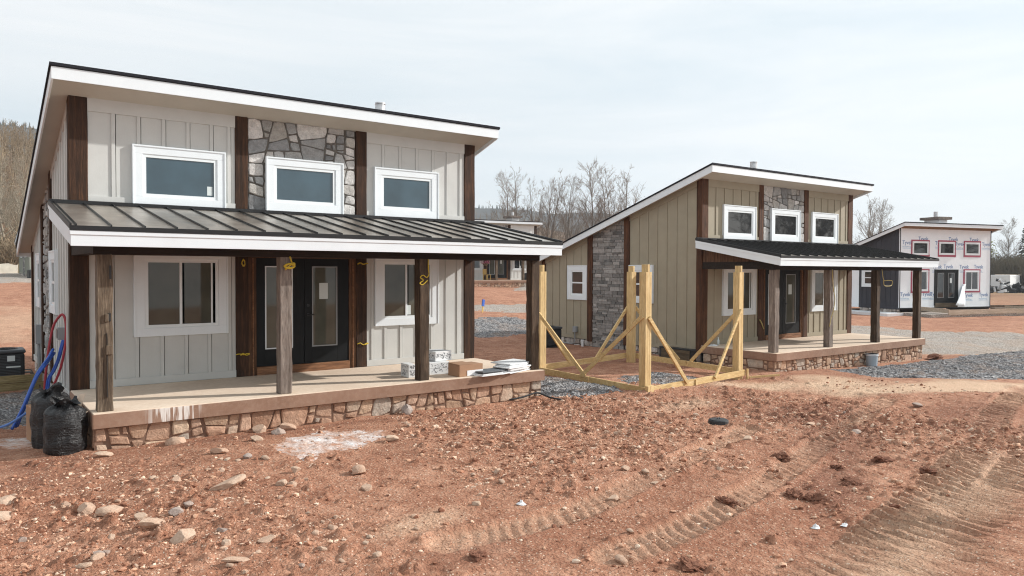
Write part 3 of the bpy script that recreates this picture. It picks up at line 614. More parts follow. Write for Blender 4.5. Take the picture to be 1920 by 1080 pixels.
# clods pressed into the sheet
ng=(gx>-3.2)&(gx<15.5); 
H2=h.reshape(X.shape); i0=np.searchsorted(gx,-3.2); j0=np.searchsorted(gy,-10.3); i1=np.searchsorted(gx,15.4); j1=np.searchsorted(gy,-2.2)
cr=np.random.default_rng(11)
for k in range(15000):
    cx=cr.uniform(-3,15.2); cy=cr.uniform(-10.2,-2.4); 
    pr_=float(np.clip(.45+1.7*fbm(np.array([cx*.35+3]),np.array([cy*.35+9]),3)[0]+(.35 if cx<3 and cy<-4.5 else 0),0,1))
    if cr.random()>pr_: continue
    r=.02+.055*cr.random()**4; hh=r*cr.uniform(.4,.85)
    a=max(i0,int(i0+(cx-r-gx[i0])/.034)); b=min(i1,a+int(2*r/.034)+3); c=max(j0,int(j0+(cy-r-gy[j0])/.030)); d=min(j1,c+int(2*r/.03)+3)
    if b<=a or d<=c: continue
    xx=X[c:d,a:b]-cx; yy=Y[c:d,a:b]-cy; an=np.arctan2(yy,xx); rr=np.hypot(xx,yy)/(r*(1+.25*np.sin(an*3+k)+.15*np.sin(an*5+2*k)))
    H2[c:d,a:b]+=hh*np.sqrt(np.clip(1-rr**2,0,1))
h=H2.ravel()
# level the ground along the walls so that it meets them
def pad(cx,cy,rz,x0,x1,y0,y1,zt=None):
    c,s=math.cos(rz),math.sin(rz); u=(x-cx)*c+(y-cy)*s; v=-(x-cx)*s+(y-cy)*c
    return np.maximum(np.maximum(x0-u,u-x1),np.maximum(y0-v,v-y1))
dh=pad(0,0,0,-.0,8,-2.44,7.5); k=np.clip(dh/.5,0,1); h=np.where(dh<.5,h*(.35+.65*k),h)
h=h-np.where(dh<-.3,.5,0)+np.clip(.05-np.abs(dh-.1)*.25,0,.05)*(fbm(x*2,y*2,2)+.5)*(dh>-.3)
Z=Zb+h
vals=np.stack([x,y,Z],1)
nx,ny=len(gx),len(gy); ii=np.arange(nx*ny).reshape(ny,nx)
F=np.stack([ii[:-1,:-1],ii[:-1,1:],ii[1:,1:],ii[1:,:-1]],-1).reshape(-1,4)
# places of paler, trodden dirt (haul road, wheel tracks, in front of the second cabin)
pale=np.zeros(len(x))
def blob(px,py,rx_,ry_,a=0,st=1.0):
    c,s=math.cos(a),math.sin(a); u=((x-px)*c+(y-py)*s)/rx_; v=(-(x-px)*s+(y-py)*c)/ry_
    r=np.hypot(u,v)+.9*fbm(x*.6+px,y*.6,4); return np.clip((1.1-r)*1.6,0,1)*st
for b in ((15.2,-4.4,3.2,1.1,-.55,1),(18.6,-6.6,4.5,.9,-.25,1),(27,-1.6,7,2.3,-.5,.95),(31,.5,4,2,-.9,.9),(13.4,-3.7,1.6,.6,-.2,.9),(24,-8.5,6,1.2,.1,.8),(2.2,-7.6,.8,.35,.2,.5),(10,-4.6,1.6,.5,.1,.5),(16,18,5,2,.2,.5),(6.2,-10.7,3.5,.45,.2,.55),(0,22,5,7,0,.45)): pale=np.maximum(pale,blob(*b))
pale=np.maximum(pale,trk*.3)
dark=np.zeros(len(x))
for b in ((11.5,-6.3,1.6,.8,-.2,1),(9.6,-7.8,1.5,.7,.5,.9),(6.9,-9.3,1.6,.35,.4,1),(8.2,-8.7,1.2,.35,.4,1),(12.3,-2.6,1.2,.6,.1,.5),(1.6,-3.0,.8,.35,.1,.8),(3.2,-2.8,1.4,.25,0,.6),(13.6,1.6,2.6,1.0,.1,.8),(25.5,4.5,5,1.6,-.6,.8),(-.7,-2.8,.7,.5,0,.7),(-1.0,-3.6,.6,.4,0,.8),(13,-8.4,2,.8,.3,.6),(4.6,-4.6,2,.9,.1,.3),(2.2,-8.5,.6,.3,0,.7)): dark=np.maximum(dark,blob(*b))
bare=np.clip(1-(dcam-60)/60,0,1)
def f():
    t=NT('red_dirt',.95,.12); P=t.attr('pale','Fac'); D=t.attr('dark','Fac'); V=t.attr('bare','Fac')
    big=t.noise(.55,5,.6); mid=t.noise(3.1,6,.65); sm=t.noise(17,5,.65); fi=t.noise(75,3,.6)
    k=t.ramp(mid,[(.26,(.21,.090,.055)),(.47,(.415,.201,.125)),(.62,(.515,.272,.177)),(.78,(.64,.393,.27))])
    k=t.mix(t.math('MULTIPLY',t.ramp(big,[(.38,1),(.56,0)]),.6),k,(.30,.128,.076))
    k=t.mix(t.math('MULTIPLY',t.ramp(sm,[(.5,0),(.75,1)]),.5),k,(.68,.45,.32))
    k=t.mix(t.math('MULTIPLY',t.ramp(sm,[(.28,1),(.45,0)]),.45),k,(.17,.074,.044))
    k=t.mix(t.math('MULTIPLY',t.math('MULTIPLY',P,t.ramp(sm,[(.2,.55),(.6,1)])),.85),k,(.74,.54,.375))
    k=t.mix(t.math('MULTIPLY',D,.6),k,(.22,.098,.064))
    ve=t.vor(42,'F1','Color'); sep=t.n.new('ShaderNodeSeparateColor'); t.l.new(ve,sep.inputs[0]); vd=t.vor(42,'F1','Distance')
    spk=t.math('MULTIPLY',t.ramp(sep.outputs[0],[(.86,0),(.88,1)]),t.ramp(vd,[(.32,1),(.42,0)])); k=t.mix(t.math('MULTIPLY',spk,.75),k,(.74,.59,.46))
    spk2=t.math('MULTIPLY',t.ramp(sep.outputs[1],[(.86,0),(.88,1)]),t.ramp(vd,[(.3,1),(.42,0)])); k=t.mix(t.math('MULTIPLY',spk2,.6),k,(.15,.07,.05))
    k=t.mix(t.math('SUBTRACT',1.0,V),k,t.ramp(t.noise(.08,5,.6),[(.35,(.22,.13,.075)),(.6,(.27,.20,.11)),(.75,(.20,.17,.09))])); t.color(k)
    b=t.bump(sm,.8,.06); vb=t.vor(30,'F1','Distance'); b=t.bump(vb,.7,-.022,b); b=t.bump(fi,.8,.016,b); return t.m
M['dirt']=f()
ground=mesh_np('ground',vals,F,M['dirt'],smooth=True); ground['kind']='structure'
for nme,arr in (('pale',pale),('dark',dark),('bare',bare)):
    a=ground.data.attributes.new(nme,'FLOAT','POINT'); a.data.foreach_set('value',np.clip(arr,0,1).astype(np.float32))
Zg=Z.reshape(X.shape)
def gz(px,py):   # height of the finished sheet
    i=min(max(np.searchsorted(gx,px)-1,0),nx-2); j=min(max(np.searchsorted(gy,py)-1,0),ny-2)
    u=(px-gx[i])/(gx[i+1]-gx[i]); v=(py-gy[j])/(gy[j+1]-gy[j])
    return float((Zg[j,i]*(1-u)+Zg[j,i+1]*u)*(1-v)+(Zg[j+1,i]*(1-u)+Zg[j+1,i+1]*u)*v)

# ------------------------------------------------------------------ gravel, road, spill
def inpoly(px,py,poly):
    c=np.zeros(px.shape,bool); n=len(poly)
    for i in range(n):
        x1,y1=poly[i];x2,y2=poly[(i+1)%n]
        m=((y1>py)!=(y2>py))&(px<(x2-x1)*(py-y1)/((y2-y1) or 1e-9)+x1); c^=m
    return c
def sheet(name,poly,mat,step,lift,bump,kind,edge=.25,nz=4.0):
    xs=[p[0] for p in poly];ys=[p[1] for p in poly]; e=edge*2
    ax=np.arange(min(xs)-e,max(xs)+e,step); ay=np.arange(min(ys)-e,max(ys)+e,step); A,B=np.meshgrid(ax,ay)
    wx=A+edge*fbm(A*1.1,B*1.1+4,4)*1.6; wy=B+edge*fbm(A*1.1+8,B*1.1,4)*1.6
    ins=inpoly(wx,wy,poly); d,_,_=dist_poly(wx.ravel(),wy.ravel(),list(poly)+[poly[0]]); d=d.reshape(A.shape)*np.where(ins,1,-1)
    gi=np.clip(np.searchsorted(gx,A)-1,0,nx-2); gj=np.clip(np.searchsorted(gy,B)-1,0,ny-2)
    u=(A-gx[gi])/(gx[gi+1]-gx[gi]); v=(B-gy[gj])/(gy[gj+1]-gy[gj])
    base=(Zg[gj,gi]*(1-u)+Zg[gj,gi+1]*u)*(1-v)+(Zg[gj+1,gi]*(1-u)+Zg[gj+1,gi+1]*u)*v
    zz=base+np.clip(d/edge,-1,1)*lift+bump*vnoise(A*nz*3,B*nz*3)*np.clip(d/edge+.3,0,1)+bump*vnoise(A*nz*7,B*nz*7)*np.clip(d/edge+.3,0,1)
    keep=d>-edge*.9; idx=np.full(A.shape,-1); idx[keep]=np.arange(keep.sum())
    q=np.stack([idx[:-1,:-1],idx[:-1,1:],idx[1:,1:],idx[1:,:-1]],-1).reshape(-1,4); q=q[(q>=0).all(1)]
    o=mesh_np(name,np.stack([A[keep],B[keep],zz[keep]],1),q,mat,smooth=False); tag(o,kind=kind); return o
def f(name,a,b,c,sc):
    t=NT(name,.95,.15); vc=t.vor(sc,'F1','Color'); vd=t.vor(sc,'F1','Distance'); sp=t.n.new('ShaderNodeSeparateColor'); t.l.new(vc,sp.inputs[0])
    k=t.ramp(sp.outputs[0],[(.1,a),(.5,b),(.92,c)]); k=t.mix(t.ramp(vd,[(.35,0),(.7,.65)]),k,tuple(x*.35 for x in a)); n=t.noise(.9,4,.6); k=t.mix(t.math('MULTIPLY',t.ramp(n,[(.45,0),(.7,1)]),.4),k,(.42,.28,.19)); t.color(k); t.bump(vd,.9,-.03); return t.m
M['gravel']=f('grey_gravel',(.13,.126,.128),(.26,.255,.26),(.44,.43,.425),24)
M['gravel_far']=f('pale_gravel',(.36,.315,.275),(.44,.395,.35),(.52,.47,.42),20)
def f():
    t=NT('cement_wash',.95,.15); n=t.noise(3.2,7,.75); n2=t.noise(30,4,.65); k=t.ramp(n,[(.43,(.45,.235,.15)),(.53,(.58,.45,.39)),(.66,(.74,.71,.70))]); k=t.mix(t.math('MULTIPLY',t.ramp(n2,[(.36,1),(.5,0)]),.6),k,(.17,.13,.12)); t.color(k); t.bump(n2,.7,.02); return t.m
M['cement']=f()
sheet('gravel',[(18.5,-3.0),(21,-2.9),(23.9,-3.1),(25.6,-3.25),(29.4,-3.9),(34,-6),(30,-7.6),(23,-6.9),(20.3,-6.2),(18.81,-5.7),(17.6,-4.9),(17.5,-3.9)],M['gravel'],.05,.03,.035,'structure',.35)
sheet('gravel',[(10.5,-2.4),(11.5,-1.2),(12.6,-1.3),(13.1,-2.1),(13.0,-2.55),(11.9,-2.75),(10.9,-2.75)],M['gravel'],.04,.018,.03,'structure',.25)
sheet('gravel',[(8.3,-.2),(9.3,-.3),(9.65,-1.0),(9.9,-2.1),(9.7,-2.95),(8.6,-3.0),(8.1,-2.4),(8.15,-1)],M['gravel'],.04,.025,.03,'structure',.2)
sheet('gravel',[(13.2,9.4),(15.5,8.5),(17.2,9.2),(19.6,11.8),(19.4,14.6),(16.9,13.7)],M['gravel'],.10,.05,.06,'structure',.5,2)
sheet('gravel',[(-1.6,4.6),(-.2,4.3),(.1,3.4),(-.1,1.4),(-.9,.6),(-2,1),(-2.4,3)],M['gravel'],.05,.012,.02,'structure',.25)
sheet('road',[(24.6,-2.2),(28.2,.6),(29.3,3.6),(26,8),(22,14.9),(19.2,16.8),(21.1,20),(26.5,19.2),(31,13),(33.6,5),(34.3,0),(38,-4),(36,-8),(31,-4.9),(27,-3.7)],M['gravel_far'],.18,.03,.03,'structure',.8,1)
sheet('road',[(-8,49),(-2,49.5),(3.2,50.7),(9,52),(9,64),(4.8,71),(1.5,70.5),(-8,68)],M['gravel_far'],.4,.05,.06,'structure',1.5,.6)
sheet('gravel',[(32.4,31.2),(36,31.2),(40,37.6),(40.8,40.4),(38.8,40.3),(36,35)],M['gravel_far'],.25,.03,.04,'structure',.7,1)
sheet('cement_spill',[(2.1,-3.95),(2.4,-3.5),(2.9,-3.2),(3.4,-3.2),(3.62,-3.6),(3.4,-4.2),(3.0,-4.5),(2.5,-4.55),(2.2,-4.35)],M['cement'],.03,.008,.006,'stuff',.5)
sheet('cement_spill',[(-1.0,.2),(-.5,.5),(-.45,-1.3),(-.8,-1.6),(-1.2,-.8)],M['cement'],.03,.006,.006,'stuff',.4)
bpy.data.objects['cement_spill'].update_tag()
# ------------------------------------------------------------------ cabins
H1=cabin((0,0,0),0,'grey board and batten cabin nearest the camera with a black metal porch roof','grey_siding',21,'timber',post_mats=['post','post_grey','post_dark','post_dark'],side_stone='ashlar',drip=True,zg=-.72,
  uwlabels=('upper window with a small paper label in its corner','upper window set in the grey stone panel',None))
r2=R(-1.008)
H2=cabin((15.809,-.142,-.154),r2,'khaki board and batten cabin with a porch, behind the yellow lumber frame','khaki_siding',52,'timber_red',post_mats=['post_grey','post_grey','post_dark','post_dark'],side_stone='ledge',gup='glass_dark',zg=-.85)
H3=cabin((45.441,8.503,-.108),R(-16.147),'unfinished cabin in white house wrap with pink tape round its windows','char_siding',77,'timber',porch=False,wrapped=True,gup='glass_dark',glow='glass_dark',stack=True,zg=-.8,detail=False)
H4=cabin((32.709,39.691,1.213),R(-8.69),'distant white cabin seen through the porch of the grey cabin','pale_siding',90,'timber',gup='glass_dark',glow='glass_dark',stack=True,zg=-.95,detail=False)
H5=cabin((3.3,57,1.85),R(2),'far sage green cabin half hidden behind the grey cabin','sage_siding',99,'sage_timber',porch=False,gup='glass_dark',glow='glass_dark',zg=-.9,detail=False)
# lettering of the house wrap
def textmesh(s,size):
    c=bpy.data.curves.new('t','FONT'); c.body=s; c.size=size; c.offset=.012*size; c.extrude=.002; c.resolution_u=3
    o=bpy.data.objects.new('t',c); col.objects.link(o); dg=bpy.context.evaluated_depsgraph_get(); me=bpy.data.meshes.new_from_object(o.evaluated_get(dg))
    vs=[tuple(v.co) for v in me.vertices]; fs=[tuple(p.vertices) for p in me.polygons]; bpy.data.objects.remove(o); bpy.data.curves.remove(c); return vs,fs
tv,tf=textmesh('Tyvek',.34); hv,hf=textmesh('HomeWrap',.15)
m1=MB();m2=MB(); fw_=lambda q,x,z:[(x+a,-(-.03+.0045),z+b) for a,b,c in q]
blocks=[(.22,3.85),(1.55,4.11),(2.98,3.85),(4.15,4.12),(4.72,3.83),(6.0,4.12),(7.15,3.84),(2.75,2.35),(3.75,2.37),(5.15,2.36),(6.45,2.37),(.1,.62),(1.95,.62),(2.62,.62),(5.55,.52),(6.95,.55)]
for bx_,bz_ in blocks:
    cut=[q for q in tv]
    for vs,fs,mb,dz in ((tv,tf,m1,0),(hv,hf,m2,-.2)):
        q=[(min(a+bx_,7.98),-(-.03+.0045)-(.001 if c>0 else 0),bz_+dz+b) for a,b,c in vs]
        if bx_+max(a for a,b,c in vs)>7.99:
            keep=[f for f in fs if max(vs[i][0] for i in f)+bx_<7.97]
        else: keep=fs
        mb.add(q,keep)
    e=min(7.95,bx_+.82); m2.box(bx_+.02,e,.0262,.0295,bz_-.26,bz_-.235)
m1.build('lettering',M['ink'],H3); m2.build('small_lettering',M['ink2'],H3)
# loose flap of wrap beside the door of the unfinished cabin
mb=MB(); rd=random.Random(4); vs=[];fs=[]
for i in range(8):
    for j in range(8):
        u=i/7;v=j/7; top=1.35-.0*u; xx=5.62-u*(1.35)*(1-v*.88); zz=-.08+v*(1.42)+u*(1-v)*.10
        vs.append((xx,-.0-.45*u*(1-v)-.03-.03*math.sin(v*7+u*5),zz))
for i in range(7):
    for j in range(7): fs.append((i*8+j,(i+1)*8+j,(i+1)*8+j+1,i*8+j+1))
mb.add(vs,fs); fl=mb.build('wrap_flap',M['wrap'],H3,smooth=True); sm=fl.modifiers.new('s','SOLIDIFY'); sm.thickness=.006
# timber formwork and slab in front of the unfinished cabin
FW=empty('slab_formwork',(45.441,8.503,-.108),R(-16.147),'long plank formwork for a porch slab in front of the wrapped cabin','formwork')
rd=random.Random(5); x=1.0
mb=MB(); mb.box(-.3,9.2,-2.5,-.1,-.6,-.38); mb.build('concrete_base',M['gravel_far'],FW)
while x<9.0:
    l=rd.uniform(1.7,3.2); e=min(9.4,x+l); mb=MB(); mb.beam((x,-2.6,-.28+rd.uniform(-.03,.03)),(e,-2.6,-.28+rd.uniform(-.03,.03)),.30,.05,side=(0,0,1)); mb.build('plank',M['ply'],FW); x=e+.01
mb=MB(); mb.beam((1.1,-2.55,-.2),(1.4,-.2,-.15),.25,.05,side=(0,0,1)); mb.build('plank',M['ply'],FW)
mb=MB(); mb.beam((9.3,-2.5,-.2),(9.2,-.1,-.2),.25,.05,side=(0,0,1)); mb.build('plank',M['ply'],FW)
# pale slab strip beside the charcoal wall
mb=MB(); mb.box(-1.6,-.1,-.6,7.0,-.62,-.40); o=mb.build('concrete_path',M['white_scrap']); o.location=(45.441,8.503,-.108); o.rotation_euler=(0,0,R(-16.147)); tag(o,kind='structure')

# ------------------------------------------------------------------ braced lumber frame between the cabins
FRM=empty('lumber_frame',(10.2,-3.2,0),R(7.5),'braced yellow pine post frame standing on the dirt between two cabins','post frame')
fl_=[(0,0),(3.9,0),(3.77,3.17),(-.0,3.05)]
def lz(u,v):
    a=R(7.5); return g0(10.2+u*math.cos(a)-v*math.sin(a),-3.2+u*math.sin(a)+v*math.cos(a))
ZB=[-.62,-.62,-.45,-.47]
for (u,v),zb in zip(fl_,ZB):
    mb=MB(); s=.055
    mb.box(u-s*1.9,u-s*.66,v-.085,v+.085,zb-.12,1.98); mb.box(u-s*.62,u+s*.62,v-.083,v+.083,zb-.12,2.14); mb.box(u+s*.66,u+s*1.9,v-.085,v+.085,zb-.12,1.98); mb.build('post',M['lumber'],FRM,bevel=.004)
hb=.145
def rail(a,b,za,zb_,ext0,ext1,off):
    a=Vector((*a,0));b=Vector((*b,0)); t=(b-a).normalized(); n=Vector((t.y,-t.x,0))*off
    p=a-t*ext0+n+Vector((0,0,za+hb/2+.03)); q=b+t*ext1+n+Vector((0,0,zb_+hb/2+.03)); L_=(q-p).length; cut=.47
    for s0,s1 in ((0,cut-.002),(cut+.002,1)):
        mb=MB(); mb.beam(p.lerp(q,s0),p.lerp(q,s1),hb,.042,side=(0,0,1)); mb.build('rail',M['lumber_h'],FRM,bevel=.003)
rail(fl_[0],fl_[1],ZB[0],ZB[1],.16,.13,.125); rail(fl_[1],fl_[2],ZB[1],ZB[2],.1,.13,.145); rail(fl_[3],fl_[2],ZB[3],ZB[2],.1,.12,-.125); rail(fl_[0],fl_[3],ZB[0],ZB[3],.16,.13,-.145)
mb=MB(); mb.box(-.22,.0,-.24,-.155,-.80,-.40); mb.build('block',M['lumber'],FRM,bevel=.004)
mb=MB(); mb.box(1.72,1.78,-.175,-.15,-.80,-.46); mb.build('stake',M['lumber'],FRM); mb=MB(); mb.box(4.05,4.1,-.19,-.15,-.78,-.42); mb.build('stake',M['lumber'],FRM)
def brace(a,b,w_=.085,th=.04):
    mb=MB(); a=Vector(a);b=Vector(b); mb.beam(a,b,w_,th,side=(0,0,1)); mb.build('brace',M['lumber_h'],FRM,bevel=.003)
brace((-.02,-.11,1.02),(1.38,-.17,-.50)); brace((3.86,-.11,1.05),(2.55,-.17,-.50)); 
brace((-.13,-.02,1.05),(-.18,1.62,-.38)); brace((-.13,3.0,.98),(-.185,1.5,-.36))
brace((4.02,.03,1.05),(4.07,1.45,-.38)); brace((3.89,3.12,1.0),(3.98,1.75,-.36))
brace((.02,3.16,.98),(1.25,3.2,-.34)); brace((3.75,3.28,1.0),(2.4,3.3,-.33))

# ------------------------------------------------------------------ things round the grey cabin
def ac_unit(x,y,rz,z,label):
    A=empty('ac_unit',(x,y,z),rz,label,'air conditioner')
    mb=MB(); mb.box(-.42,.42,-.38,.38,.03,.09); mb.build('base',M['black'],A,bevel=.01)
    mb=MB(); mb.box(-.38,.38,-.34,.34,.09,.66); b=mb.build('cabinet',M['black'],A,bevel=.04)
    mb=MB()
    for i in range(15): z0=.13+i*.033; mb.box(-.30,.30,-.352,-.341,z0,z0+.014); mb.box(-.392,-.381,-.27,.27,z0,z0+.014)
    mb.build('louvres',M['dkgrey'],A)
    mb=MB(); mb.box(-.40,.40,-.36,.36,.66,.74); mb.build('lid',M['dkgrey'],A,bevel=.03)
    mb=MB(); 
    for k in range(7): mb.tube([(.06*k*math.cos(a/12*math.pi)*.75+.0,.06*k*math.sin(a/12*math.pi)*.75,.752) for a in range(25)],.005,5,cap=False) if k else None
    mb.build('fan_guard',M['black'],A)
    mb=MB(); mb.box(.06,.20,-.358,-.354,.50,.62); mb.box(.04,.30,-.358,-.354,.36,.39); mb.build('label_plate',M['sticker'],A)
    mb=MB(); mb.tube([(.38,.0,.2),(.5,.02,.2),(.56,.05,.1),(.75,.05,.08),(1.0,.05,.06)],.022,8); mb.tube([(.38,.12,.25),(.52,.12,.24),(.58,.14,.12),(.9,.2,.07)],.014,8); mb.build('refrigerant_line',M['grey'],A)
    return A
ac_unit(-.68,5.6,0,-.50,'dark grey air conditioner left of the grey cabin beside stacked edging boards')
ac_unit(14.55,5.35,R(90),-.62,'black air conditioner at the rear side of the khaki cabin')
mb=MB(); mb.beam((-3.2,4.1,-.43),(.0,4.25,-.43),.15,.045,side=(0,0,1)); o=mb.build('edging_board',M['board_edge'],bevel=.004); tag(o,'lower weathered edging board laid on the gravel left of the grey cabin','board')
mb=MB(); mb.beam((-3.2,4.14,-.27),(-.06,4.28,-.27),.15,.045,side=(0,0,1)); o=mb.build('edging_board',M['board_edge'],bevel=.004); tag(o,'upper weathered edging board in front of the air conditioner','board')
# bin bags
def bag(name,x,y,r,hh,seed,label,sq=1.0):
    rd=random.Random(seed); nu,nv=44,26; vs=[];fs=[]
    ph=[rd.uniform(0,6.28) for _ in range(8)]
    for j in range(nv):
        t=j/(nv-1); prof=(.93+.09*math.sin(t*math.pi))*(1 if t<.86 else 1-(t-.86)*2.6); prof*=min(1,.84+t*2.6)
        for i in range(nu):
            a=2*math.pi*i/nu; rr=r*prof*(1+.06*math.sin(2*a+ph[0])+.035*math.sin(5*a+ph[1]+t*3)+.022*math.sin(11*a+ph[2]-t*6)+.014*math.sin(19*a+ph[3]+t*9)+.02*math.sin(t*17+ph[4]+2*math.sin(a)))
            if t>.93: rr*=1-(t-.93)*7
            vs.append((x+rr*math.cos(a)*sq,y+rr*math.sin(a),gz(x,y)-.04+hh*(t+(.03*math.sin(3*a+ph[5])+.02*math.sin(7*a+ph[6]))*(t>.8)*min(1,(t-.8)*6))))
    for j in range(nv-1):
        for i in range(nu): fs.append((j*nu+i,j*nu+(i+1)%nu,(j+1)*nu+(i+1)%nu,(j+1)*nu+i))
    fs.append(tuple(range((nv-1)*nu,nv*nu))); mb=MB(); mb.add(vs,fs)
    # gathered collar of the sack
    c=[];n=26
    for k in range(3):
        for i in range(n):
            a=2*math.pi*i/n; rr=r*(.35+.14*k)*(1+.18*math.sin(4*a+ph[7]+k)+.1*math.sin(9*a)); c.append((x+rr*math.cos(a)*sq,y+rr*math.sin(a),gz(x,y)-.05+hh*(.97+.055*k)+.05*math.sin(3*a+ph[2])*k/2))
    mb.add(c,[(k*n+i,k*n+(i+1)%n,(k+1)*n+(i+1)%n,(k+1)*n+i) for k in range(2) for i in range(n)])
    o=mb.build(name,M['bag'],smooth=True); return tag(o,label,'bin bag')
bag('trash_bag',-.31,-2.28,.265,.70,2,'full black plastic bag against the stone corner of the porch')
bag('trash_bag',-.42,-1.70,.25,.83,5,'taller black plastic bag standing behind the front one')
B=empty('cardboard_box',(-.36,-1.05,-.56),R(8),'brown cardboard box behind the two black bags','box')
mb=MB(); mb.box(-.28,.28,-.25,.25,0,.52); mb.build('body',M['card'],B,bevel=.006)
mb=MB(); mb.hexa([(-.28,-.26,.52),(.28,-.26,.52),(.28,-.255,.522),(-.28,-.255,.522)],[(-.3,-.34,.62),(.3,-.34,.62),(.3,-.335,.622),(-.3,-.335,.622)]); mb.build('flap',M['card'],B)
# scrap of packing paper sticking out of the bag
mb=MB(); mb.add([(-.20,-2.22,.02),(-.12,-2.17,.24),(-.05,-2.18,.25),(-.10,-2.22,.12),(-.12,-2.26,.06),(-.04,-2.33,.02),(-.10,-2.36,-.02),(-.19,-2.30,.0)],[(0,1,2,3),(0,3,4,7),(4,5,6,7)]); o=mb.build('packing_paper',M['slab']); s=o.modifiers.new('s','SOLIDIFY'); s.thickness=.008; tag(o,'torn strip of tan packing paper poking out of the front black bag','paper')
def spline(pts,k=4):
    P=[Vector(p) for p in pts]; P=[P[0]*2-P[1]]+P+[P[-1]*2-P[-2]]; o=[]
    for i in range(1,len(P)-2):
        for j in range(k):
            t=j/k; a,b,c,d=P[i-1:i+3]; o.append(.5*((2*b)+(c-a)*t+(2*a-5*b+4*c-d)*t*t+(3*b-a-3*c+d)*t**3))
    return o+[P[-2]]
def line(name,paths,r,mat,label,cat,group=None,n=8):
    mb=MB()
    for p in paths: mb.tube(spline(p),r,n)
    return tag(mb.build(name,mat,smooth=True),label,cat,group)
line('red_pipe',[[(-.24,1.02,-.62),(-.281,0.997,-.13),(-.262,.992,.193),(-.213,.968,.655),(-.15,.931,1.006),(-.07,.875,1.17),(-.015,.83,1.21),(.02,.79,1.09),(.022,.77,.887),(-.0,.776,.61),(-.06,.82,.287),(-.13,.88,.056),(-.17,.91,-.1),(-.2,.93,-.62)]],.021,M['red_pipe'],'red pipe bent into a tall hoop beside the grey cabin wall','pipe')
line('blue_pipe',[[(-.02,.86,.77),(-.06,.86,.60),(-.10,.88,.42),(-.17,.92,.23),(-.249,.978,.02),(-.29,1.0,-.62)],[(.0,.83,.77),(-.035,.837,.62),(-.075,.86,.44),(-.14,.90,.25),(-.22,.95,.04),(-.26,.98,-.6)]],.019,M['blue_pipe'],'pair of blue pipes rising to the meter box on the cabin side','pipe')
line('blue_pipe',[[(-.16,.86,.62),(-.242,.736,.494),(-.304,.655,.415),(-.415,.609,.249),(-.512,.55,.023),(-.62,.45,-.24),(-.75,.3,-.57)],[(-.14,.9,.55),(-.23,.78,.44),(-.30,.69,.36),(-.41,.64,.20),(-.51,.58,-.03),(-.6,.5,-.27),(-.72,.4,-.58)],[(-.17,.84,.57),(-.26,.71,.43),(-.33,.62,.34),(-.44,.57,.17),(-.54,.50,-.06),(-.66,.38,-.32),(-.8,.22,-.58)]],.022,M['blue_pipe'],'bundle of blue pipes slanting down to the gravel','pipe')
line('hose',[[(-1.9,-.35,-.56),(-1.3,-.15,-.52),(-.968,-.122,-.47),(-.795,-.124,-.40),(-.625,0.0,-.31),(-.456,.127,-.2),(-.36,.3,-.2),(-.3,.7,-.5)]],.02,M['hose'],'pale blue hose curving over the ground at the left edge','hose')
line('red_pipe',[[(-.58,.22,-.70),(-.53,.18,-.6),(-.48,.13,-.51)]],.026,M['red_pipe'],'short red pipe stub sticking out of the ground behind the bags','pipe')
MBX=empty('meter_box',(.0,1.0,.86),0,'small grey meter box on the side of the grey cabin','meter box'); mb=MB(); mb.box(-.09,.03,-.11,.11,-.09,.12); mb.build('case',M['grey'],MBX,bevel=.008); mb=MB(); mb.box(-.096,-.09,-.08,.08,-.06,.09); mb.build('cover',M['dkgrey'],MBX)
MBX=empty('meter_box',(.0,5.35,.55),0,'grey meter box near the rear of the grey cabin side','meter box'); mb=MB(); mb.box(-.10,.03,-.14,.14,-.2,.22); mb.build('case',M['grey'],MBX,bevel=.008); mb=MB(); mb.tube([(-.03,0,-.2),(-.03,0,-.95)],.03,8); mb.build('conduit',M['grey'],MBX)
# yellow cords
def cord(pts,label,mat='yellow',r=.010): line('yellow_cord',[pts],r,M[mat],label,'cord',n=6)
def coil(c,rx_,rz_,turns,seed,fr=1):
    rd=random.Random(seed); return [(c[0]+rx_*math.cos(t/10*6.28)*rd.uniform(.75,1.2),c[1]-.012*(t%5)*.5,c[2]+rz_*math.sin(t/10*6.28)*rd.uniform(.75,1.2)) for t in range(int(turns*10))]
cord([(2.80,-2.42,2.21),(2.82,-2.425,2.15)]+coil((2.79,-2.43,2.06),.075,.035,3,1)+[(2.86,-2.44,2.11),(2.72,-2.43,2.0)],'yellow cord bundled near the top of the second porch post',r=.013)
cord([(5.36,-2.42,2.2),(5.36,-2.425,2.02),(5.37,-2.43,1.93),(5.32,-2.43,1.87),(5.25,-2.43,1.91),(5.19,-2.43,1.87),(5.25,-2.43,1.82),(5.18,-2.43,1.77),(5.24,-2.43,1.74),(5.34,-2.43,1.82)],'yellow cord dangling in loose curls on the third porch post')
cord(coil((2.80,-.02,2.13),.025,.06,2,3),'small yellow loop at the top of the timber left of the door')
cord([(2.66,-.012,.42),(2.72,-.02,.43),(2.8,-.022,.41),(2.86,-.02,.43),(2.91,-.012,.42),(2.84,-.03,.40),(2.78,-.03,.44),(2.74,-.03,.40)],'yellow cord tied low round the timber left of the door')
cord([(5.10,-.012,2.12),(5.16,-.022,2.15),(5.22,-.025,2.12),(5.3,-.02,2.14),(5.34,-.01,2.13)],'yellow cord tied high on the timber right of the door',r=.013)
cord([(5.09,-.012,.48),(5.16,-.022,.5),(5.22,-.025,.46),(5.3,-.02,.49),(5.34,-.01,.48),(5.24,-.03,.46)],'yellow cord tied low on the timber right of the door')
def h2p(p): c,s=math.cos(r2),math.sin(r2); return (p[0]*c-p[1]*s+15.809,p[0]*s+p[1]*c-.142,p[2]-.154)
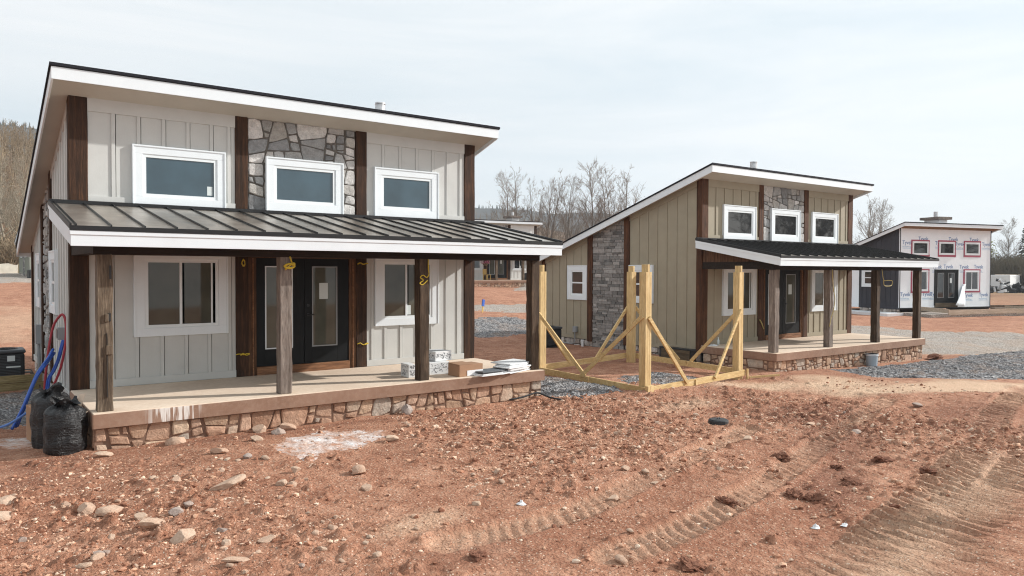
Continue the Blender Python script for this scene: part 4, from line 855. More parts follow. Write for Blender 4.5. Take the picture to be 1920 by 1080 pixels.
cord([h2p(q) for q in [(2.70,-2.43,2.22),(2.77,-2.43,1.69),(2.84,-2.44,1.4),(2.80,-2.43,1.1),(2.66,-2.43,.8),(2.6,-2.43,.6)]],'thin yellow cord trailing down the second post of the khaki cabin','yellow_pale',.011)
cord([h2p(q) for q in [(5.405,-2.43,2.236),(5.54,-2.42,1.909),(5.8,-2.42,1.90),(6.05,-2.42,1.874),(6.0,-2.42,1.74),(5.78,-2.42,1.72),(5.576,-2.42,1.745),(5.53,-2.42,1.9)]],'pale yellow cord hanging in a square loop under the khaki cabin porch','yellow_pale',.012)
cord([h2p(q) for q in [(2.70,-.03,.66),(2.78,-.05,.55),(2.86,-.03,.45),(2.93,-.02,.36)]],'orange yellow strap on the timber left of the khaki cabin door','yellow_pale',.018)
# boxes and packs on the porch of the grey cabin
def crate(x,y,rz,sx,sy,sz,mat,name,label,cat,dz=0,marks=False):
    o=empty(name,(x,y,dz),rz,label,cat); mb=MB(); mb.box(-sx/2,sx/2,-sy/2,sy/2,0.002,sz); b=mb.build('body',mat,o,bevel=.006)
    if marks:
        rd=random.Random(int(x*100)); mb=MB()
        for i in range(46):
            a=rd.uniform(-sx/2+.02,sx/2-.03);z=rd.uniform(.03,sz-.04);s=rd.uniform(.008,.024); mb.box(a,a+s,-sy/2-.003,-sy/2+.001,z,z+s*rd.uniform(.5,1.4))
            a=rd.uniform(-sy/2+.02,sy/2-.03); mb.box(-sx/2-.003,-sx/2+.001,a,a+s,z,z+s)
        mb.build('print',M['grey'],b)
        mb=MB(); mb.box(-sx/2-.002,sx/2+.002,-sy/2-.002,-sy/2+.0,sz*.52,sz*.535); mb.build('seam',M['grey'],b)
    return o
crate(5.30,-1.80,R(-4),.16,.35,.25,M['foam'],'foam_box','white foam box standing left of the third porch post','box',marks=True)
crate(5.95,-1.62,R(-4),.42,.5,.24,M['foam'],'foam_box','lower white speckled foam box right of the third porch post','box',marks=True)
crate(6.06,-1.58,R(3),.38,.42,.19,M['foam'],'foam_box','upper white speckled foam box stacked over the lower one','box',dz=.243,marks=True)
c=crate(6.30,-2.22,R(4),.56,.36,.22,M['card'],'cardboard_box','brown cardboard box on the porch edge beside the white packs','box')
mb=MB(); mb.box(-.10,.28,-.189,-.181,.01,.11); mb.build('white_print',M['white_scrap'],bpy.data.objects[c.name])
mb=MB(); mb.hexa([(-.28,-.18,.222),(.05,-.18,.222),(.05,.18,.222),(-.28,.18,.222)],[(-.28,-.18,.232),(.05,-.18,.232),(.05,.18,.245),(-.28,.18,.245)]); mb.build('flap',M['card'],bpy.data.objects[c.name])
def pack(x,y,rz,sx,sy,n,seed,label):
    o=empty('shingle_pack',(x,y,.0),rz,label,'pack'); rd=random.Random(seed); z=.004
    for i in range(n):
        mb=MB(); th=rd.uniform(.018,.035); a=rd.uniform(-.05,.05); vs=[]
        pts=[(-sx/2,-sy/2),(sx*.1,-sy/2-.02),(sx/2,-sy/2+.04),(sx/2-.03,sy*.1),(sx/2+.02,sy/2),(-sx*.05,sy/2+.015),(-sx/2+.03,sy/2-.02),(-sx/2-.02,0)]
        k=1-rd.uniform(0,.12)*i; pts=[((u+rd.uniform(-.02,.02))*k+a*.5*i,(v+rd.uniform(-.02,.02))*k+a*.4*i) for u,v in pts]; t=rd.uniform(-.01,.02)
        mb.prism([(u,v,z+t*u) for u,v in pts],[(u,v,z+th+t*u) for u,v in pts]); mb.build('sheet',M['foam'] if rd.random()<.75 else M['dkgrey'],o,bevel=.004); z+=th+.004
    return o
pack(6.80,-2.38,R(6),.84,.42,3,3,'flat white wrapped pack lying over the porch edge')
pack(7.40,-2.22,R(14),.80,.54,6,8,'stack of torn white sheets beside the right porch post')
# loose things on the dirt
RG=empty('riser_ring',(9.02,-6.02,gz(9.02,-6.02)-.02),0,'black round riser lid lying alone on the red dirt','riser'); mb=MB(); mb.tube([(0,0,0),(0,0,.10)],.17,28); mb.build('ring',M['rubber'],RG,bevel=.008); mb=MB(); mb.tube([(0,0,.098),(0,0,.112)],.15,28); mb.build('lid',M['rubber'],RG,bevel=.006); mb=MB(); mb.tube([(-.04,0,.11),(-.03,0,.135),(.03,0,.135),(.04,0,.11)],.008,6); mb.build('handle',M['rubber'],RG)
BK=empty('bucket',(20.27,-2.86,gz(20.27,-2.86)-.03),0,'pale grey plastic bucket standing against the khaki cabin plinth','bucket'); mb=MB(); mb.tube([(0,0,0),(0,0,.02),(0,0,.38),(0,0,.40)],[.145,.15,.172,.174],20); mb.build('body',M['bucket'],BK,smooth=False); mb=MB(); mb.tube([(0,0,.34),(0,0,.36)],.182,20); mb.tube([(0,0,.385),(0,0,.40)],.182,20); mb.build('rim',M['white_scrap'],BK)
mb=MB(); mb.beam((14.28,-2.88,gz(14.2,-2.9)+.05),(15.05,-3.22,gz(15,-3.2)+.06),.05,.035); tag(mb.build('wood_stake',M['lumber_h'],bevel=.004),'pale wooden stick lying right of the lumber frame','stick')
ST=empty('marker_stake',(19.16,15.94,gz(19.16,15.94)-.03),R(20),'survey stake with a blue top and yellow foot in the dirt between cabins','stake'); mb=MB(); mb.beam((0,0,-.1),(.06,.0,.33),.09,.04); mb.build('foot',M['ypaint'],ST); mb=MB(); mb.beam((.06,0,.33),(.12,0,.66),.17,.05); mb.build('head',M['bluepaint'],ST)
CR=empty('well_cover',(15.30,.30,-.60),R(88.5),'brown hatch panel in a black frame at the foot of the khaki cabin wall','hatch'); mb=MB(); mb.box(-.62,.62,-.10,.10,-.1,.04); mb.box(-.62,-.56,-.1,.1,.04,.34); mb.box(.50,.62,-.1,.1,.04,.34); mb.box(-.62,.62,-.1,.1,.34,.38); mb.build('frame',M['black'],CR,bevel=.004); mb=MB(); mb.box(-.56,.50,-.06,.14,.04,.335); mb.build('panel',M['hatch'],CR)
MBX=empty('meter_box',h2p((-.02,5.55,.12)),r2,'small grey outlet box on the khaki siding above a pipe','meter box'); mb=MB(); mb.box(-.07,.03,-.08,.08,-.1,.1); mb.build('case',M['grey'],MBX,bevel=.006); mb=MB(); mb.tube([(-.03,0,-.1),(-.03,0,-.45),(-.05,.1,-.52),(-.05,.6,-.52)],.022,8); mb.build('conduit',M['grey'],MBX)
MBX=empty('hose_bib',h2p((-.02,2.75,.95)),r2,'small pale outlet on the khaki siding below the window','outlet'); mb=MB(); mb.box(-.06,.03,-.06,.06,-.07,.07); mb.build('plate',M['white_scrap'],MBX,bevel=.006); mb=MB(); mb.box(-.1,-.06,-.03,.03,-.03,.03); mb.build('cover',M['grey'],MBX)
mb=MB(); x,y,z=h2p((-.22,4.95,-.5)); mb.tube([(x,y,z-.1),(x,y,z+.28)],.045,10); mb.tube([(x,y,z+.24),(x,y,z+.3)],.055,10); tag(mb.build('drain_pipe',M['white_scrap']),'short white standpipe by the khaki cabin foundation','pipe')
BO=empty('bottle',h2p((.52,-.20,0)),0,'clear plastic bottle on the left corner of the khaki cabin porch','bottle'); mb=MB(); mb.tube([(0,0,.002),(0,0,.14),(0,0,.19),(0,0,.21)],[.036,.036,.014,.013],12); mb.build('body',M['sticker'],BO,smooth=True); mb=MB(); mb.tube([(0,0,.211),(0,0,.23)],.016,10); mb.build('cap',M['white_scrap'],BO)
def scrap(x,y,z,r,seed,label,mat='white_scrap',flat=.35,name='plastic_scrap'):
    rd=random.Random(seed); n=7; mb=MB(); vs=[];fs=[]
    for j in range(4):
        for i in range(n):
            a=6.283*i/n; rr=r*(1-.28*j)*rd.uniform(.6,1.2); vs.append((x+rr*math.cos(a),y+rr*math.sin(a),z+r*flat*(j/3)*rd.uniform(.5,1.4)))
    for j in range(3):
        for i in range(n): fs.append((j*n+i,j*n+(i+1)%n,(j+1)*n+(i+1)%n,(j+1)*n+i))
    fs.append(tuple(range(3*n,4*n))); mb.add(vs,fs); return tag(mb.build(name,M[mat]),label,'scrap')
q=h2p((.30,-.22,0)); scrap(q[0],q[1],q[2]+.003,.16,4,'crumpled white bag beside the bottle on the porch corner',flat=.3)
scrap(14.75,-.75,gz(14.75,-.75),.22,5,'white plastic scrap on dark ground left of the khaki plinth',flat=.25); scrap(15.2,-1.25,gz(15.2,-1.25),.20,6,'smaller white plastic scrap at the khaki plinth corner',flat=.3)
scrap(3.43,-7.72,gz(3.43,-7.72),.07,7,'tiny white paper scrap on the open dirt',flat=.6); scrap(5.53,-9.94,gz(5.53,-9.94),.055,8,'white crumpled scrap between the tyre tracks',flat=.6); scrap(5.78,-10.12,gz(5.78,-10.12),.06,9,'flat pinkish white scrap right of the crumpled one',flat=.35)
line('cable',[[(7.1,-2.56,gz(7.1,-2.6)+.06),(7.4,-2.60,gz(7.4,-2.6)+.085),(7.75,-2.62,gz(7.7,-2.6)+.09),(7.95,-2.75,gz(7.9,-2.7)+.05),(8.1,-2.95,gz(8.1,-2.95)+.02)]],.018,M['black'],'black cable poking out by the right corner of the stone plinth','cable')
# rocks
def rock_mesh(seed,sub=3,blocky=.5):
    rd=np.random.default_rng(seed); bm=bmesh.new(); bmesh.ops.create_icosphere(bm,subdivisions=sub,radius=1)
    pl=[]; 
    for k in range(9):
        n=rd.normal(size=3); n/=np.linalg.norm(n); pl.append((n,rd.uniform(.42,.8)))
    for v in bm.verts:
        c=np.array(v.co); 
        for n,d in pl:
            e=c@n-d
            if e>0: c=c-n*e*.98
        v.co=c*(1+rd.uniform(-.03,.03))
    me=bpy.data.meshes.new('rock'); bm.to_mesh(me); bm.free(); return me
def f(name,a,b,dirt):
    t=NT(name,.95,.15); n=t.noise(3.5,5,.65); n2=t.noise(14,4,.6); k=t.ramp(n,[(.3,a),(.7,b)]); oi=t.n.new('ShaderNodeObjectInfo'); k=t.mix(t.math('MULTIPLY',oi.outputs['Random'],.45),k,dirt); k=t.mix(t.math('MULTIPLY',t.ramp(n2,[(.45,0),(.7,1)]),.5),k,dirt); t.color(k); t.bump(n2,.5,.08); return t.m
M['rock']=f('pale_rock',(.50,.36,.26),(.72,.57,.44),(.48,.27,.18)); M['rock_grey']=f('grey_rock',(.33,.28,.25),(.52,.46,.42),(.42,.26,.18)); M['clod']=f('dark_clod',(.15,.068,.044),(.32,.155,.10),(.26,.12,.078))
RM=[rock_mesh(i+1) for i in range(8)]; RMs={}
def clod_mesh(seed):
    rd=random.Random(seed); bm=bmesh.new(); bmesh.ops.create_icosphere(bm,subdivisions=4,radius=1)
    from mathutils import noise
    for v in bm.verts:
        p=v.co.copy(); q=p*1.6+Vector((seed*3.1,0,0)); v.co=p*(.75+.55*noise.noise(q)+.38*abs(noise.noise(q*2.7))+.22*noise.noise(q*6)+.12*noise.noise(q*13))
    me=bpy.data.meshes.new('clod'); bm.to_mesh(me); bm.free(); return me
CM=[clod_mesh(i) for i in range(8)]
def rock(x,y,r,k,label,mat='rock',sz=.7,sx=1.2,rot=0,group=None,cat='rock',sink=.25,name='rock'):
    key=(k%8,mat)
    if key not in RMs: me=(CM if mat=='clod' else RM)[k%8].copy(); me.materials.clear(); me.materials.append(M[mat]); RMs[key]=me
    o=bpy.data.objects.new(name,RMs[key]); col.objects.link(o); o.scale=(r*sx,r,r*sz); o.rotation_euler=(random.uniform(-.25,.25),random.uniform(-.25,.25),rot); o.location=(x,y,gz(x,y)+r*sz*(.55-sink)); return tag(o,label,cat,group)
named=[(.97,-5.33,.19,'long flat pale rock in the dirt below the porch','rock',.42,1.6,.3),(-.38,-5.07,.13,'tan rock leaning at the head of the left rock cluster','rock',.8,1.0,1.0),(-.20,-5.29,.14,'broad tan rock right of the leaning one','rock',.6,1.3,.2),(0.0,-5.7,.085,'pale rounded rock in the row below the cluster','rock',.7,1.1,.4),(.02,-6.13,.12,'brick shaped tan rock above the blocky boulder','rock',.6,1.6,.1),(.21,-6.6,.125,'blocky tan boulder in the left foreground dirt','rock',.95,1.15,.5),(.31,-5.87,.085,'grey rounded stone with a pale face','rock_grey',.8,1.1,.3),(.46,-5.74,.07,'small grey stone next to the pale faced one','rock_grey',.7,1.2,.8),(1.28,-3.91,.12,'pale humped stone left of the cement spill','rock',.6,1.3,.1),(-1.06,-4.44,.14,'tan rock at the left picture edge','rock',.6,1.2,.4),(-1.12,-4.85,.14,'pale flat rock under the one at the left edge','rock',.5,1.3,.2),(.84,-7.11,.10,'flat brown stone in the foreground','rock',.4,1.5,.6),(.47,-7.38,.10,'flat pale slab stone at the bottom foreground','rock',.35,1.9,-.1),(2.38,-3.07,.12,'white grey chipped rock at the edge of the cement spill','rock_grey',.9,1.1,.4),(1.92,-3.46,.10,'tan stone just left of the cement spill','rock',.7,1.2,.1),(.05,-2.95,.11,'pale stone at the foot of the left plinth corner','rock',.5,1.4,.3),(1.51,-5.62,.085,'round pale stone, left of a pair','rock',.8,1.0,.3),(1.64,-5.68,.085,'tan stone, right of a pair','rock',.7,1.1,.9),(2.5,-5.57,.13,'tan rock standing in the middle of the dirt','rock',.9,1.0,.9),(2.3,-6.23,.085,'small tan block below the standing rock','rock',.8,1.1,.3),(3.58,-4.38,.13,'rounded ochre rock right of the cement spill','rock',.6,1.3,.2),(3.95,-6.55,.07,'pale chip with a dark shadow in the open dirt','rock',.8,1.2,.7),(5.28,-7.48,.075,'pale stone, left of two near the tyre marks','rock',.7,1.3,.5),(5.48,-7.62,.07,'square pale stone, right of two near the tyre marks','rock',.8,1.0,.2),(4.46,-8.07,.08,'brown stone above a dark hollow','rock',.6,1.3,.1),(4.87,-2.58,.15,'dark grey rock against the porch plinth','rock_grey',1.0,1.1,.6),(1.02,-2.72,.16,'pale boulder leaning on the plinth below the white drips','rock',.8,1.2,.5),(2.2,-2.68,.13,'tan boulder at the plinth right of the first post','rock',.8,1.2,.2),(2.62,-2.75,.14,'wide tan boulder at the plinth foot under the second post','rock',.7,1.5,.1),(10.33,-7.76,.10,'greyish stone in the dirt beyond the black lid','rock_grey',.5,1.5,.3),(10.4,-6.92,.10,'flat reddish slab right of the black lid','rock',.4,1.8,.4),(13.94,-7.06,.13,'dark flat stone near the haul road','rock_grey',.5,1.4,.2),(8.34,-7.07,.10,'pale stone in front of the black lid','rock',.5,1.3,.2),(24.0,-3.0,.28,'mossy olive rock at the right end of the khaki plinth','clod',.5,1.5,.2)]
for i,(x,y,r,lb,mt,sz,sx,rt_) in enumerate(named): rock(x,y,r*.86,i,lb,mt,sz,sx,rt_)
for i,(x,y) in enumerate([(2.27,-8.59),(6.12,-9.31),(7.16,-9.44),(6.62,-10.2),(8.73,-9.0),(8.54,-9.69),(7.83,-8.85),(7.64,-8.13),(3.71,-9.83),(10.89,-6.4),(12.57,-5.95),(5.42,-8.93),(6.2,-9.5),(7.3,-9.3)]):
    rock(x,y,.075+.05*((i*37)%10)/10,i+3,'dark clump of damp soil on the churned dirt','clod',.55,1.3,i*.7,'dark soil clumps','soil clump',name='soil_clump')
rd=random.Random(31)
for i in range(110):
    if i<60: x=rd.uniform(-2.0,2.2); y=rd.uniform(-8.2,-4.2)
    else: x=rd.uniform(0,12); y=rd.uniform(-9.6,-3.2)
    rock(x,y,.028+.042*rd.random()**2,i,'fist sized tan stone half buried in the red dirt','rock' if rd.random()<.85 else 'rock_grey',rd.uniform(.5,.9),rd.uniform(1,1.4),rd.uniform(0,6),'small tan stones in the dirt',sink=.35)
# pebbles and crumbs: beyond counting
def crumbs(name,n,area,rmin,rmax,mat,seed,dens=None,verts=1):
    cr=np.random.default_rng(seed); bm=bmesh.new(); bmesh.ops.create_icosphere(bm,subdivisions=verts,radius=1); bv=np.array([v.co for v in bm.verts]); bf=np.array([[v.index for v in f.verts] for f in bm.faces]); bm.free()
    px_=cr.uniform(area[0],area[1],n);py_=cr.uniform(area[2],area[3],n)
    if dens is not None: k=dens(px_,py_)>cr.random(n); px_=px_[k];py_=py_[k]
    n=len(px_); r=rmin+(rmax-rmin)*cr.random(n)**4
    gi=np.clip(np.searchsorted(gx,px_)-1,0,nx-2); gj=np.clip(np.searchsorted(gy,py_)-1,0,ny-2); z=Zg[gj,gi]
    a=cr.uniform(0,6.28,n); s=np.stack([r*cr.uniform(.8,1.6,n),r*cr.uniform(.7,1.2,n),r*cr.uniform(.5,.9,n)],1)
    V_=bv[None]*s[:,None]*(1+cr.uniform(-.28,.28,(n,len(bv),1)))
    ca,sa=np.cos(a)[:,None],np.sin(a)[:,None]; xx=V_[...,0]*ca-V_[...,1]*sa; yy=V_[...,0]*sa+V_[...,1]*ca
    P_=np.stack([xx+px_[:,None],yy+py_[:,None],V_[...,2]+z[:,None]+.25*r[:,None]],-1).reshape(-1,3)
    F_=(bf[None]+(np.arange(n)*len(bv))[:,None,None]).reshape(-1,3)
    o=mesh_np(name,P_,F_,mat); return tag(o,kind='stuff')
t=NT('pebble_mix',.95,.15); c=t.vor(9,'F1','Color'); sp=t.n.new('ShaderNodeSeparateColor'); t.l.new(c,sp.inputs[0]); t.color(t.ramp(sp.outputs[0],[(.10,(.20,.088,.054)),(.4,(.43,.215,.135)),(.75,(.58,.36,.24)),(.97,(.72,.56,.43))])); t.bump(t.noise(50,3,.6),.5,.01); M['pebbles']=t.m
off=lambda a,b:((a<0)|(a>8)|(b<-2.6)).astype(float)*np.clip(.55+2.0*fbm(a*.35+3,b*.35+9,3),.05,1)
tag(crumbs('pebbles',16000,(-2.6,9,-9.9,-2.6),.006,.034,M['pebbles'],5,off),None); crumbs('pebbles',9000,(2,17,-10.3,-2.6),.010,.045,M['pebbles'],6,lambda a,b:off(a,b)*np.clip((-3.6-b)/1.2+np.clip(10-a,0,1),0,1))
crumbs('pebbles',60000,(-2.4,13,-9.9,-2.6),.006,.019,M['pebbles'],16,lambda a,b:off(a,b)*np.clip(1.4-np.hypot(a-CAM.x,b-CAM.y)/14,.15,1),verts=0 or 1)
M['gravel_stone']=None
t=NT('gravel_stones',.9,.2); c=t.vor(7,'F1','Color'); sp=t.n.new('ShaderNodeSeparateColor'); t.l.new(c,sp.inputs[0]); t.color(t.ramp(sp.outputs[0],[(.1,(.10,.098,.10)),(.5,(.22,.215,.22)),(.95,(.42,.41,.405))])); M['gravel_stone']=t.m
GP=[(18.6,-3.2),(21,-3.1),(23.9,-3.3),(25.6,-3.45),(29.0,-4.2),(33,-6),(30,-7.2),(23,-6.6),(20.3,-5.9),(18.81,-5.4),(17.9,-4.7)]
crumbs('gravel_stones',30000,(17.5,33,-7.4,-3),.018,.055,M['gravel_stone'],9,lambda a,b:inpoly(a,b,GP).astype(float))
GL=[(8.35,-.4),(9.2,-.4),(9.55,-1.0),(9.8,-2.1),(9.6,-2.85),(8.7,-2.9),(8.2,-2.3)]
crumbs('gravel_stones',6000,(8,10,-3,0),.012,.035,M['gravel_stone'],10,lambda a,b:inpoly(a,b,GL).astype(float))
# ------------------------------------------------------------------ odds and ends in the distance
FE=empty('silt_fence',(0,0,0),0,'low white silt fence along the far gravel at the left edge','fence')
mb=MB(); pts=[(-9,68),(-5,69.5),(-1.5,70.5),(1.2,71),(3.4,71.2)]; rd=random.Random(3); vs=[];fs=[]
for i,(x,y) in enumerate(smooth(pts,2)):
    z=g0(x,y); hh=.85+.1*math.sin(i*1.7); vs+=[(x,y,z-.1),(x,y+.05*math.sin(i),z+hh)]
n=len(vs)//2; mb.add(vs,[(2*i,2*i+2,2*i+3,2*i+1) for i in range(n-1)]); o=mb.build('fabric',M['fence'],FE); s=o.modifiers.new('s','SOLIDIFY'); s.thickness=.02
for x,y in pts: mb=MB(); z=g0(x,y); mb.box(x-.03,x+.03,y-.06,y-.02,z-.1,z+1.0); mb.build('post',M['board_edge'],FE)
CN=empty('traffic_cone',(.15,62,g0(.15,62)),0,'orange cone beside the silt fence at the left edge','cone'); mb=MB(); mb.tube([(0,0,.05),(0,0,.75)],[.2,.04],14); mb.build('body',M['orange'],CN,smooth=False); mb=MB(); mb.box(-.26,.26,-.26,.26,0,.05); mb.build('base',M['orange'],CN)
ac_unit(3.5,56.0,R(10),g0(3.5,56.0),'black air conditioner beside the far sage cabin')
# porch furniture of the far cabin
def h4p(p): c,s=math.cos(R(-8.69)),math.sin(R(-8.69)); return (p[0]*c-p[1]*s+32.709,p[0]*s+p[1]*c+39.691,p[2]+1.213)
CH=empty('chair',h4p((2.35,-1.3,0)),R(20),'small yellow chair on the porch of the distant white cabin','chair')
mb=MB(); mb.box(-.26,.26,-.26,.26,.42,.47); mb.build('seat',M['ypaint'],CH); mb=MB(); mb.box(-.26,.26,.22,.27,.5,.95); mb.build('backrest',M['ypaint'],CH)
for a in (-.22,.22):
    for b in (-.22,.22): mb=MB(); mb.box(a-.025,a+.025,b-.025,b+.025,0,.42); mb.build('leg',M['ypaint'],CH)
PT=empty('barrel_pot',h4p((6.1,-1.6,0)),0,'dark round pot on the porch of the distant white cabin','pot'); mb=MB(); mb.tube([(0,0,0),(0,0,.2),(0,0,.5),(0,0,.55)],[.22,.32,.34,.3],14); mb.build('body',M['dkgrey'],PT,smooth=False); mb=MB(); mb.tube([(0,0,.55),(0,0,.62)],[.32,.1],14); mb.build('lid',M['dkgrey'],PT)
HB=empty('hanging_basket',h4p((1.7,-2.3,1.45)),0,'basket of pink flowers hanging at the distant white cabin','flower basket'); mb=MB(); mb.tube([(0,0,-.25),(0,0,-.05)],[.12,.24],12); mb.build('basket',M['hatch'],HB); mb=MB(); rd=random.Random(2)
for i in range(150): a=rd.uniform(0,6.28);r=.42*rd.random()**.5; z=rd.uniform(-.15,.3)*(1-r); c=Vector((r*math.cos(a),r*math.sin(a),z)); s=.05; mb.add([c,c+Vector((s,.01,s*.4)),c+Vector((.01,s,s*.8)),c+Vector((-s*.5,.02,s))],[(0,1,2,3)])
mb.build('blossom',M['tape'],HB); mb=MB(); mb.tube([(0,0,-.05),(0,0,.75)],.008,5); mb.build('chain',M['black'],HB)
# debris beyond the wrapped cabin
def pile(x,y,rx_,ry_,hz,n,mat,seed,label,name='debris_pile'):
    rd=random.Random(seed); mb=MB(); z=g0(x,y)
    for i in range(n):
        a=rd.uniform(0,6.28);r=rd.random()**.6; cx=x+rx_*r*math.cos(a); cy=y+ry_*r*math.sin(a); cz=z+hz*(1-r)*rd.random(); l=rd.uniform(.4,1.3); d=Vector((rd.uniform(-1,1),rd.uniform(-1,1),rd.uniform(-.25,.35))).normalized()*l
        mb.beam((cx-d.x/2,cy-d.y/2,cz+.1),(cx+d.x/2,cy+d.y/2,cz+d.z+.1),rd.uniform(.15,.6),rd.uniform(.04,.2),jit=.08)
    return tag(mb.build(name,M[mat]),label,'debris')
pile(102,24,4.5,3,1.5,46,'black',4,'heap of black sheeting right of the wrapped cabin'); pile(101.6,23.6,3.8,2.2,1.5,16,'white_scrap',5,'white offcuts scattered over the black sheeting heap')
pile(107,20.3,5.5,2.4,1.2,40,'black',6,'long low heap of black tarpaulin near the right edge'); pile(107,20,4.4,2,1.2,9,'white_scrap',7,'pale strips on the long tarpaulin heap')
SH=empty('site_trailer',(127,32,g0(127,32)),R(10),'low white box trailer with a dark open end beyond the heaps','trailer'); mb=MB(); mb.box(-5.5,2.2,-1.6,1.6,.3,2.0); mb.build('body',M['white_scrap'],SH,bevel=.05); mb=MB(); mb.hexa([(2.2,-1.5,.4),(4.6,-1.5,.4),(4.6,1.5,.4),(2.2,1.5,.4)],[(2.2,-1.5,1.9),(4.6,-1.5,1.2),(4.6,1.5,1.2),(2.2,1.5,1.9)]); mb.build('open_end',M['black'],SH); mb=MB(); mb.hexa([(1.9,-1.65,2.0),(5.6,-1.65,1.7),(5.6,1.65,1.7),(1.9,1.65,2.0)],[(1.9,-1.65,2.08),(5.6,-1.65,1.85),(5.6,1.65,1.85),(1.9,1.65,2.08)]); mb.build('ramp',M['slab'],SH)
for a in (-3.2,-1.8): mb=MB(); mb.tube([(a,-1.75,.35),(a,-1.5,.35)],.35,14); mb.build('wheel',M['black'],SH)
mb=MB(); mb.beam((57,7.6,g0(57,7.6)+.12),(61,6.9,g0(61,6.9)+.12),.22,.3); mb.beam((61,9.5,g0(61,9.5)+.12),(69,6.2,g0(69,6.2)+.12),.2,.2); tag(mb.build('plank',M['post']),'long weathered planks lying on the dirt right of the wrapped cabin','plank')
# ------------------------------------------------------------------ trees
def f(name,a,b,sc=3):
    t=NT(name,.95,.1); n=t.noise(sc,5,.65,(1,1,.3)); t.color(t.ramp(n,[(.3,a),(.7,b)])); t.bump(n,.4,.03); return t.m
M['bark']=f('grey_bark',(.13,.11,.095),(.27,.24,.21)); M['twig']=f('brown_twigs',(.20,.165,.14),(.33,.28,.24),1); M['bark_pale']=f('pale_bark',(.24,.20,.15),(.42,.37,.29)); M['wood_far']=f('bare_wood',(.17,.12,.075),(.33,.255,.17),.05)
M['conifer']=f('conifer_needles',(.018,.028,.018),(.045,.06,.035),.6); M['willow']=f('young_leaves',(.16,.17,.03),(.28,.28,.06),.8); M['brush']=f('dry_brush',(.075,.065,.045),(.17,.14,.095),.12); M['bud']=f('budding_twigs',(.20,.19,.08),(.32,.29,.13),.8)
def tree_geo(seed,Ht,r0,trunks=1,spread=.5,dens=1.0,low=.22,twig=True,minr=.012,lean=0):
    rd=random.Random(seed); T=MB();Cn=MB()
    def limb(mb,p,d,l,r,seg,n,curl,up,end=.25):
        pts=[p];rs=[r];d=d.normalized()
        for i in range(seg):
            d=(d+Vector((rd.uniform(-1,1),rd.uniform(-1,1),rd.uniform(-1,1)))*curl+Vector((0,0,up))).normalized(); p=p+d*(l/seg); pts.append(p); rs.append(max(minr*.6,r*(1-(1-end)*(i+1)/seg)))
        mb.tube(pts,rs,n,cap=False); return pts,rs
    def side(d,ang):
        a=d.cross(Vector((rd.uniform(-1,1),rd.uniform(-1,1),rd.uniform(-1,1)))).normalized(); return (d*math.cos(ang)+a*math.sin(ang)).normalized()
    for k in range(trunks):
        b=Vector((rd.uniform(-.3,.3),rd.uniform(-.3,.3),-.3)) if trunks>1 else Vector((0,0,-.3)); d0=Vector((rd.uniform(-.16,.16)*(trunks>1)+lean,rd.uniform(-.16,.16)*(trunks>1),1)); hh=Ht*rd.uniform(.85,1.0) if k else Ht
        pts,rs=limb(T,b,d0,hh*.96,r0*(1 if k==0 else .8),12,7,.055,.02,.08)
        n1=int(26*dens)
        for i in range(n1):
            t=low+(1-low)*(i+rd.random())/n1; q=t*12; j=min(11,int(q)); p=pts[j].lerp(pts[j+1],q-j); td=(pts[j+1]-pts[j]).normalized(); rr=rs[j]*(1-(q-j))+rs[j+1]*(q-j)
            l=hh*spread*(.3+.7*(1-t)**.8)*rd.uniform(.6,1.1)*.62; a=side(td,rd.uniform(.45,.85)); 
            bp,br=limb(Cn,p,a,l,max(minr*1.3,rr*rd.uniform(.35,.55)),6,4,.13,.09,.3)
            for m in range(int(l*2.6*dens)+2):
                s=.2+.8*rd.random(); q2=s*6; j2=min(5,int(q2)); p2=bp[j2].lerp(bp[j2+1],q2-j2); d2=side((bp[j2+1]-bp[j2]).normalized(),rd.uniform(.4,.9)); l2=l*rd.uniform(.22,.5)*(1.15-.5*s)
                cp,cr_=limb(Cn,p2,d2,l2,max(minr,br[j2]*.5),4,3,.16,.07,.4)
                if twig:
                    for w_ in range(int(3+l2*2.2)):
                        j3=rd.randrange(4); p3=cp[j3].lerp(cp[j3+1],rd.random()); d3=side((cp[j3+1]-cp[j3]).normalized(),rd.uniform(.35,.85)); limb(Cn,p3,d3,l2*rd.uniform(.35,.75),minr*.8,2,3,.16,.06,.6)
    return T,Cn
TM={}
def tree(key,x,y,rz,sc,label,bark='bark',twig='twig',group=None,**kw):
    if key not in TM:
        T,Cn=tree_geo(**kw); a=T.build('trunk',M[bark],smooth=True,recalc=False); b=Cn.build('crown',M[twig],smooth=True,recalc=False); TM[key]=(a.data,b.data); bpy.data.objects.remove(a); bpy.data.objects.remove(b)
    e=empty('bare_tree',(x,y,g0(x,y)),rz,label,'tree',group); e.scale=(sc,)*3
    for n,me in zip(('trunk','crown'),TM[key]): o=bpy.data.objects.new(n,me); col.objects.link(o); o.parent=e
    return e
A=dict(seed=1,Ht=12.5,r0=.17,spread=.66,dens=1.15,low=.28,minr=.0125); B_=dict(seed=5,Ht=12.5,r0=.15,trunks=3,spread=.5,dens=.75,low=.33,minr=.0125); C_=dict(seed=9,Ht=12.5,r0=.17,trunks=2,spread=.62,dens=.95,low=.3,minr=.0125)
tree('A',50.8,56.6,0.2,0.997,'slender bare tree just right of the grey cabin, leftmost of the skyline cluster','bark','twig',**A)
tree('B',49.3,50.3,1.0,1.071,'tall multi stemmed bare tree behind the distant white cabin roof','bark','twig',**B_)
tree('C',51.6,51.0,2.0,0.987,'forked bare tree close right of the multi stemmed one','bark','twig',**C_)
tree('A',59.1,55.4,3.0,1.018,'single bare tree alone in the gap of the skyline cluster','bark','twig',**A)
tree('C',62.7,57.7,0.5,0.924,'smaller forked bare tree at the right side of the gap','bark','twig',**C_)
